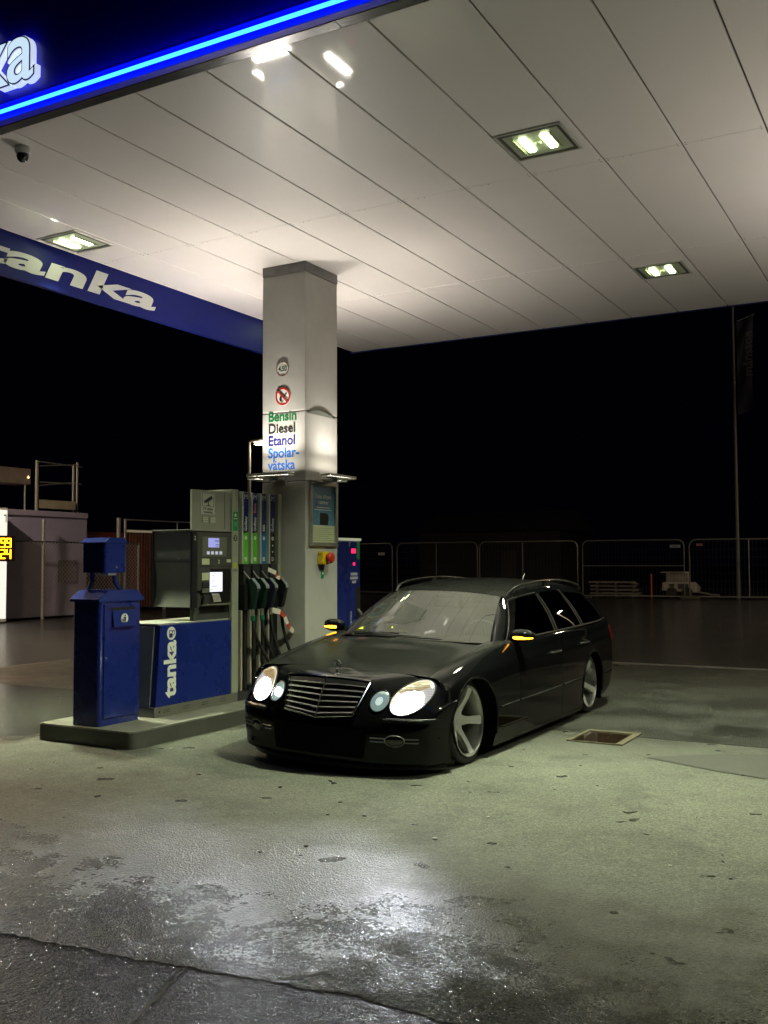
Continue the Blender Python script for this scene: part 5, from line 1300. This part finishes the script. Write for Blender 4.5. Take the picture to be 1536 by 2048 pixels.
# light thrown by the lit headlamps
for sg in (1, -1):
    for (x, z, e, sz) in ((.62, .53, 170, .035),):
        l = bpy.data.lights.new('headlight_beam', 'SPOT'); l.energy = e; l.color = (.9, .94, 1.0); l.spot_size = R(84); l.spot_blend = .55; l.shadow_soft_size = sz
        lo = bpy.data.objects.new('headlight_beam', l); COL.objects.link(lo); lo.parent = car
        p = TILT @ Vector((sg * x, hitY(x, z) - .06, z)); lo.location = p - woff(car)
        lo.rotation_euler = Vector((.12, -1, .30)).to_track_quat('-Z', 'Y').to_euler()

# hi-vis vest lying on the dashboard
XF[0] = TILT
vs = []; fs = []; nx, ny = 22, 9; random.seed(3)
for i in range(nx + 1):
    for j in range(ny + 1):
        f, g_ = i / nx, j / ny; x = -.60 + .46 * f; y = 1.545 + .17 * g_ + .03 * math.sin(f * 5) - .07 * f
        z = .885 + .075 * math.sin(math.pi * g_) * (math.sin(math.pi * f) ** .6) + .012 * math.sin(f * 23 + g_ * 5) * math.sin(math.pi * f) + .006 * random.random()
        vs.append((x, y, z))
for i in range(nx):
    for j in range(ny): fs.append((i * (ny + 1) + j, i * (ny + 1) + j + 1, (i + 1) * (ny + 1) + j + 1, (i + 1) * (ny + 1) + j))
vst = MB().add(vs, fs).build('safety_vest', mat('hi_vis_yellow', (.75, .95, .05), .7, bump=.3), None, True)
L = TILT @ Vector((-.37, 1.6, .87)); vst.location = L
for v in vst.data.vertices: v.co -= L
tag(vst, 'crumpled hi-vis yellow vest lying on the dashboard behind the windscreen', 'vest')
XF[0] = None

# ================================================================== BACKGROUND
# grey site container behind a chain link fence
ctr = thing('site_container', 'grey violet site container standing behind the chain link fence at the left', 'container', (-22.0, 18.6, 0))
cm = mat('container_grey', (0.33, 0.31, 0.48), 0.55, var=0.10, vscale=1.2)
MB().box(-23.2, -20.9, 16.2, 20.15, 0.05, 2.86, .02).build('wall', cm, ctr)
MB().box(-20.898, -20.87, 16.2, 20.15, 2.72, 2.87, .01).box(-20.898, -20.87, 16.2, 20.15, .05, .2, .01).build('frame', mat('container_frame', (0.33, 0.31, 0.44), .5), ctr)
MB().box(-20.886, -20.868, 19.1, 19.75, .95, 1.55, .01).build('vent_panel', mat('vent_grey', (0.14, .13, .15), .5), ctr)
# white container end wall to its left, and the price sign
wp = thing('floodlit_wall', 'white container end wall at the left edge of the view, floodlight painted as glow', 'cabinet', (-20.6, 15.5, 0))
MB().box(-20.88, -20.35, 13.9, 16.98, .02, 2.86, .02).build('housing', mat('end_wall_white', (.7, .7, .7), .5), wp)
MB().box(-20.349, -20.34, 14.0, 16.95, .10, 2.80).build('glowing_front', mat('wall_glow', (.8, .8, .75), .5, emis=(1, .97, .85), es=.85), wp)
MB().box(-20.338, -20.332, 16.84, 16.92, 2.66, 2.69).box(-20.338, -20.332, 16.90, 16.92, 2.5, 2.66).build('hinge', print_black, wp)
ps = thing('price_sign', 'amber LED price display showing 28.99 and 29.24 at the left edge', 'sign', (-17.4, 14.3, 0))
MB().box(-17.62, -17.40, 13.2, 14.72, 1.52, 2.07, .01).build('cabinet', mat('sign_case', (.05, .02, .012), .5), ps)
MB().tube([(-17.5, 13.6, 0), (-17.5, 13.6, 1.52)], .04, 10).build('post', darkpl_m, ps)
mb = MB()
for s_, z in (('28.99', 1.815), ('29.24', 1.575)):
    def seg7(ch, y, z):
        h, w_ = .20, .115; S7 = {'0': 'abcdef', '1': 'bc', '2': 'abged', '4': 'fgbc', '8': 'abcdefg', '9': 'abcdfg'}[ch]; t_ = .020
        bxs = {'a': (0, w_, h - t_, h), 'd': (0, w_, 0, t_), 'g': (0, w_, h / 2 - t_ / 2, h / 2 + t_ / 2), 'f': (0, t_, h / 2, h), 'b': (w_ - t_, w_, h / 2, h), 'e': (0, t_, 0, h / 2), 'c': (w_ - t_, w_, 0, h / 2)}
        for i_, q in enumerate(S7):
            a, b_, c, d_ = bxs[q]; mb.box(-17.399, -17.392 + i_ * .0003, y + a, y + b_, z + c, z + d_)
    y = 14.66 - 4 * .15 - .04
    for ch in s_:
        if ch == '.': mb.box(-17.399, -17.392, y - .02, y, z, z + .025); y += .02
        else: seg7(ch, y, z); y += .15
mb.build('digits', mat('led_amber', (.8, .5, .02), .5, emis=(1.0, .42, .006), es=12.0), ps)
# chain link fence in front of the container
cf = thing('chain_link_fence', 'chain link fence with a steel post in front of the grey container', 'fence', (-20.6, 18.6, 0))
MB().tube([(-20.62, 18.35, 0), (-20.62, 18.35, 2.62)], .045, 12).build('post', zinc_m, cf, True)
MB().tube([(-20.62, 21.9, 0), (-20.62, 21.9, 2.05)], .04, 12).build('post', zinc_m, cf, True)
MB().tube([(-20.60, 16.9, 2.04), (-20.60, 21.9, 2.02)], .022, 8).build('top_rail', mat('rail_dark', (.05, .045, .05), .5), cf, True)
mb = MB(); stp = .12; H2 = 1.95
def strip(p, q, r_=.006):
    p = Vector(p); q = Vector(q); u_ = Vector((0, -(q - p).z, (q - p).y)).normalized() * r_; mb.quad(p - u_, p + u_, q + u_, q - u_)
for i in range(int(5 / stp) + 17):
    y = 16.9 + (i - 16) * stp
    for sgn in (1, -1):
        ya, yb = (y, y + H2) if sgn > 0 else (y + H2, y); za, zb = .08, .08 + H2
        # clip to 16.9..21.9
        def clip(a, b_, za, zb):
            lo, hi = 16.9, 21.9
            if a == b_: return None
            t0, t1 = sorted(((lo - a) / (b_ - a), (hi - a) / (b_ - a))); t0 = max(0, t0); t1 = min(1, t1)
            if t0 >= t1: return None
            return (a + (b_ - a) * t0, za + (zb - za) * t0, a + (b_ - a) * t1, za + (zb - za) * t1)
        c = clip(ya, yb, za, zb)
        if c: strip((-20.58 + sgn * .002, c[0], c[1]), (-20.58 + sgn * .002, c[2], c[3]))
mb.build('mesh', mat('wire_grey', (.45, .42, .45), .5, metal=.4), cf)
# scaffold frame and tank seen above the container roof
sc_ = thing('edge_guard_scaffold', 'grey guard rail scaffold bay with kick board standing above the container roof', 'scaffold', (-21.6, 19.2, 2.87))
X1_ = -21.6
MB().tube([(X1_, 18.97, 2.86), (X1_, 18.97, 4.30)], .05, 8).build('post', zinc_m, sc_, True)
MB().tube([(X1_, 20.28, 2.86), (X1_, 20.28, 4.28)], .035, 8).build('post', zinc_m, sc_, True)
MB().tube([(X1_, 20.42, 2.86), (X1_, 20.42, 4.36)], .035, 8).build('post', zinc_m, sc_, True)
MB().tube([(X1_, 18.97, 4.27), (X1_, 20.6, 4.24)], .018, 8).tube([(X1_, 18.97, 4.14), (X1_, 20.5, 4.30)], .018, 8).tube([(X1_, 18.97, 3.70), (X1_, 20.6, 3.74)], .018, 8).tube([(X1_, 18.97, 3.60), (X1_, 20.4, 3.78)], .015, 8).build('rail', zinc_m, sc_, True)
MB().box(X1_ + .052, X1_ + .08, 19.0, 20.3, 2.98, 3.22, .01).build('kick_board', mat('kick_board_alu', (.35, .32, .24), .35, metal=.6, var=.2), sc_)
tk = thing('roof_unit', 'dark brown flat box unit on struts above the container, left of the scaffold bay', 'box', (-21.9, 18.0, 2.87))
MB().box(-22.3, -21.7, 17.2, 18.85, 3.62, 4.05, .02).build('box', mat('unit_brown', (.16, .13, .11), .5, var=.2), tk)
MB().tube([(-21.75, 17.35, 2.86), (-21.75, 17.35, 3.62)], .03, 8).build('strut', zinc_m, tk, True)
MB().tube([(-21.75, 18.7, 2.86), (-21.75, 18.7, 3.62)], .025, 8).build('strut', zinc_m, tk, True)
MB().lathe([(0, 0), (.03, .02), (.0, .09)], (-21.68, 18.75, 3.78), 'z', 10).build('lamp', mat('warm_lamp', (1, .8, .4), .4, emis=(1, .72, .3), es=2.5), tk)
# red skip container further back and rusty gate
rc = thing('red_container', 'rust red steel container standing behind the fence between the grey container and the pump', 'container', (-25, 24.5, 0))
rm = mat('rust_red', (.20, .035, .022), .6, var=.3, vscale=2)
MB().box(-27, -23.4, 22.0, 25.0, .05, 2.45, .03).build('wall', rm, rc)
mb = MB()
for y in np.arange(22.2, 24.9, .3): mb.box(-23.399, -23.35, y, y + .14, .2, 2.3)
mb.build('ribs', rm, rc)
for (yy, nm, lb) in ((22.0, 'gate', 'tall rusty slatted steel gate with a pale top bar, left of the fuel pump'),):
    gt = thing('slatted_gate', lb, 'gate', (-21.5, 23.0, 0))
    MB().tube([(-21.5, 21.98, 0), (-21.5, 21.98, 2.82)], .07, 10).build('post', zinc_m, gt, True)
    MB().tube([(-21.5, 22.25, 0), (-21.5, 22.25, 2.8)], .05, 10).build('post', zinc_m, gt, True)
    MB().tube([(-21.5, 24.0, 0), (-21.5, 24.0, 2.45)], .05, 10).build('post', zinc_m, gt, True)
    MB().box(-21.53, -21.47, 22.3, 23.95, 2.40, 2.47).build('top_bar', mat('bar_pale_glow', (.7, .66, .5), .4, emis=(1, .9, .6), es=.10), gt)  # faint glow put into the colour of the pale bar
    mb = MB()
    for k_, y in enumerate(np.arange(22.32, 23.94, .125)): mb.box(-21.52, -21.49, y, y + .07, .12, 2.39)
    mb.build('slats', mat('slat_rust', (.15, .055, .042), .6, var=.35, vscale=3), gt)
    MB().tube([(-21.5, 22.25, 2.78), (-21.5, 26.6, 2.78)], .02, 6).tube([(-21.5, 24.6, 2.3), (-21.5, 24.6, 2.8)], .02, 6).tube([(-21.5, 26.6, 0), (-21.5, 26.6, 2.8)], .05, 8).build('rail', zinc_m, gt, True)
# street lamps
def street_lamp(x, y, h, ang, e, label, grp='street lamps around the site'):
    t = thing('street_lamp', label, 'street lamp', (x, y, 0), grp)
    a = R(ang); dx, dy = math.cos(a), math.sin(a)
    MB().tube([(x, y, 0), (x, y, h - .3), (x, y, h + .02)], [.11, .07, .05], 12).build('pole', mat('pole_pale', (.30, .30, .28), .6), t, True)
    MB().tube([(x, y, h), (x + dx * .2, y + dy * .2, h + .05), (x + dx * .5, y + dy * .5, h + .06), (x + dx * 1.0, y + dy * 1.0, h + .04)], [.05, .07, .13, .06], 12).build('head', mat('head_pale', (.3, .3, .28), .4), t, True)
    MB().box(x + dx * .62 - .34, x + dx * .62 + .34, y + dy * .62 - .18, y + dy * .62 + .18, h - .12, h - .09, .01).build('lens', mat('sodium_lens_%d' % e, (1, .8, .4), .4, emis=(1.0, .76, .50), es=e), t)
    return t
street_lamp(-27.4, 36.2, 6.95, 29, 90, 'single lit street lamp with a short arm, seen between the fuel pump and the column')
street_lamp(-17.5, 8.0, 8.0, 110, 2400, 'lit street lamp beyond the left edge of the view')
street_lamp(4.5, 36.0, 8.0, 200, 1300, 'lit street lamp beyond the right edge of the view')
# temporary fence panels
def tfence(xa, ya, xb, yb, label, mid=(0.5,), bar=None, feet=True):
    t = thing('site_fence_panel', label, 'fence', (xa, ya, 0), 'temporary site fence panels at the back')
    a = Vector((xa, ya, 0)); b_ = Vector((xb, yb, 0)); H_ = 2.28; z0_ = .10
    def pt(f, z): return a.lerp(b_, f) + Vector((0, 0, z))
    r_ = .028; rd_ = .06
    loop = [pt(0, z0_), pt(0, H_ - .25)] + [pt(rd_ * (1 - math.cos(R(q))), H_ - .25 + .25 * math.sin(R(q))) for q in (30, 60, 90)] + [pt(1 - rd_ * (1 - math.cos(R(q))), H_ - .25 + .25 * math.sin(R(q))) for q in (90, 60, 30)] + [pt(1, H_ - .25), pt(1, z0_), pt(0, z0_)]
    mb = MB().tube(loop, r_, 8)
    for f in mid: mb.tube([pt(f, z0_), pt(f, H_)], r_ * .8, 6)
    if bar: mb.tube([pt(0, bar), pt(1, bar)], r_ * .8, 6)
    mb.build('frame', mat('fence_tube', (.20, .20, .195), .45, metal=.5), t, True)
    mb = MB(); n = 30
    for i in range(1, n): 
        p = pt(i / n, z0_); q = pt(i / n, H_ - .02); mb.tube([p, q], .004, 3, False)
    for z in np.arange(.4, 2.2, .3): mb.tube([pt(0, z), pt(1, z)], .004, 3, False)
    mb.build('mesh', mat('fence_wire', (.05, .05, .05), .6), t)
    mb = MB()
    for p in (a,): mb.box(p.x - .35, p.x + .35, p.y - .12, p.y + .12, .004, .12, .02)
    mb.build('foot', mat('foot_concrete', (.10, .10, .09), .8), t)
tfence(-24.3, 39.5, -21.3, 38.6, 'short temporary fence panel just right of the blue washer pump', ())
tfence(-21.05, 38.6, -17.05, 38.3, 'temporary fence panel with a middle tube, directly above the left half of the car roof')
tfence(-16.95, 38.3, -12.75, 38.5, 'temporary fence panel with a middle tube above the rear half of the car roof', (.45,))
tfence(-12.55, 38.5, -8.65, 38.9, 'temporary fence panel with a cross bar, in front of the stacked boards', (), 1.28)
tfence(-8.45, 38.9, -4.2, 39.4, 'temporary fence panel with a red label at the right edge of the view')
for (x, y, z, w_, h_, mm, lb) in ((-21.9, 38.7, 1.82, .32, .11, mat('label_white', (.6, .6, .58), .5), 'small white name plate on the fence panel right of the blue pump'), (-8.95, 38.75, 2.03, .40, .11, mat('label_bluewhite', (.30, .32, .42), .5), 'small bluish white name plate on the cross-bar fence panel'), (-8.05, 38.8, 2.08, .24, .09, mat('label_redpale', (.45, .10, .08), .5), 'small pale red name plate on the rightmost fence panel')):
    s_ = thing('fence_label', lb, 'sign', (x, y, z)); MB().box(x - w_ / 2, x + w_ / 2, y - .02, y - .01, z - h_ / 2, z + h_ / 2).build('plate', mm, s_)
    MB().box(x - w_ * .3, x + w_ * .3, y - .026, y - .021, z - .015, z + .015).build('print', mat('label_print', (.10, .10, .14), .5), s_)
# boards, machine, marker
bd = thing('board_stack', 'low stack of weathered timber boards behind the cross-bar fence panel', 'boards', (-11.9, 40.3, 0))
wd_ = mat('weathered_wood', (.22, .20, .17), .8, var=.3, vscale=3)
mb = MB(); random.seed(5)
for k_ in range(4):
    z = .06 + k_ * .15
    mb.box(-12.75 + random.uniform(-.05, .05), -10.75 - k_ * .08 + random.uniform(-.1, .1), 40.0, 40.7, z + .05, z + .12, .01)
mb.build('boards', wd_, bd)
mb = MB()
for k_ in range(4):
    for xx in (-12.5, -11.7, -11.0): mb.box(xx, xx + .09, 40.02, 40.68, .004 + k_ * .15 + (.056 if k_ else 0), .106 + k_ * .15)
mb.build('spacers', wd_, bd)
mk = thing('marker_post', 'thin orange marker post between the boards and the small machine', 'post', (-10.1, 39.6, 0))
MB().tube([(-10.1, 39.6, 0), (-10.1, 39.6, .95)], .028, 8).build('post', mat('marker_orange', (.6, .12, .05), .5), mk, True)
mc = thing('construction_trailer', 'small pale trailer machine with a box body and hood behind the cross-bar fence panel', 'trailer', (-9.1, 40.2, 0))
pm = mat('machine_pale', (.42, .40, .34), .5, var=.3, vscale=4)
MB().prism([(-9.75, .30), (-8.45, .22), (-8.42, .42), (-8.60, .62), (-9.72, .62)], 39.8, 40.7, 'y', .03).build('chassis', pm, mc)
MB().box(-9.60, -8.80, 39.9, 40.6, .625, .98, .03).build('box', mat('machine_box', (.30, .27, .23), .5, var=.2), mc)
MB().box(-9.80, -8.85, 39.85, 40.65, .985, 1.03, .01).build('lid', pm, mc)
for (xx) in (-9.35, -8.75):
    MB().lathe([(0, -.10), (.19, -.10), (.21, -.07), (.21, .05), (.19, .08), (0, .08)], (xx, 39.78, .214), 'y', 24).build('wheel', tyre_m, mc, True)
MB().tube([(-8.5, 40.2, .25), (-7.9, 40.2, .14), (-7.6, 40.2, .12)], .035, 8).build('drawbar', zinc_m, mc, True)
MB().box(-9.45, -9.25, 39.78, 39.798, .44, .56).box(-9.1, -8.7, 39.78, 39.798, .36, .56).build('panel', mat('machine_dark', (.03, .03, .03), .5), mc)
# banner mast
bn = thing('banner_pole', 'tall thin pole with a dark vertical banner reading månsson at the right', 'flag pole', (-6.85, 39.9, 0))
MB().tube([(-6.85, 39.9, 0), (-6.85, 39.9, 6), (-6.85, 39.9, 11.6)], [.075, .06, .04], 10).build('pole', mat('mast_dim', (.10, .10, .10), .5), bn, True)
MB().tube([(-6.70, 39.9, 10.75), (-6.05, 39.9, 10.95)], .02, 6).build('arm', mat('mast_dim', None), bn, True)
vs = []; fs = []
for i in range(25):
    z = 10.7 - i * .15
    for j in range(7):
        vs.append((-6.72 + j * .105 * (1 - .15 * math.sin(i * .1)), 39.9 + .05 * math.sin(i * .5 + j * .8), z + j * .03))
for i in range(24):
    for j in range(6): fs.append((i * 7 + j, i * 7 + j + 1, (i + 1) * 7 + j + 1, (i + 1) * 7 + j))
MB().add(vs, fs).build('banner', mat('banner_navy', (.010, .011, .03), .8), bn, True)
text_mb(MB(), 'm\u00e5nsson', .50, (-6.15, 39.83, 8.55), ZP, XN, offset=.02, extrude=.002).build('banner_lettering', mat('banner_grey', (.05, .05, .06), .7), bn)
# shed far behind with faint gable, gravel heap
sh = thing('dark_shed', 'barely visible dark shed with a pitched roof behind the fence', 'shed', (-26, 62, 0))
sm_ = mat('shed_dark', (.05, .05, .05), .8, var=.2)
MB().box(-31, -21, 60, 66, 0, 3.4, .02).build('wall', sm_, sh)
MB().prism([(59.6, 3.41), (63, 4.8), (66.4, 3.41)], -31.3, -20.7, 'x').build('roof', mat('shed_roof', (.07, .07, .07), .7), sh)
MB().box(-25, -24, 59.96, 59.999, 0, 2.1).build('door', mat('shed_door', (.08, .08, .08), .6), sh)
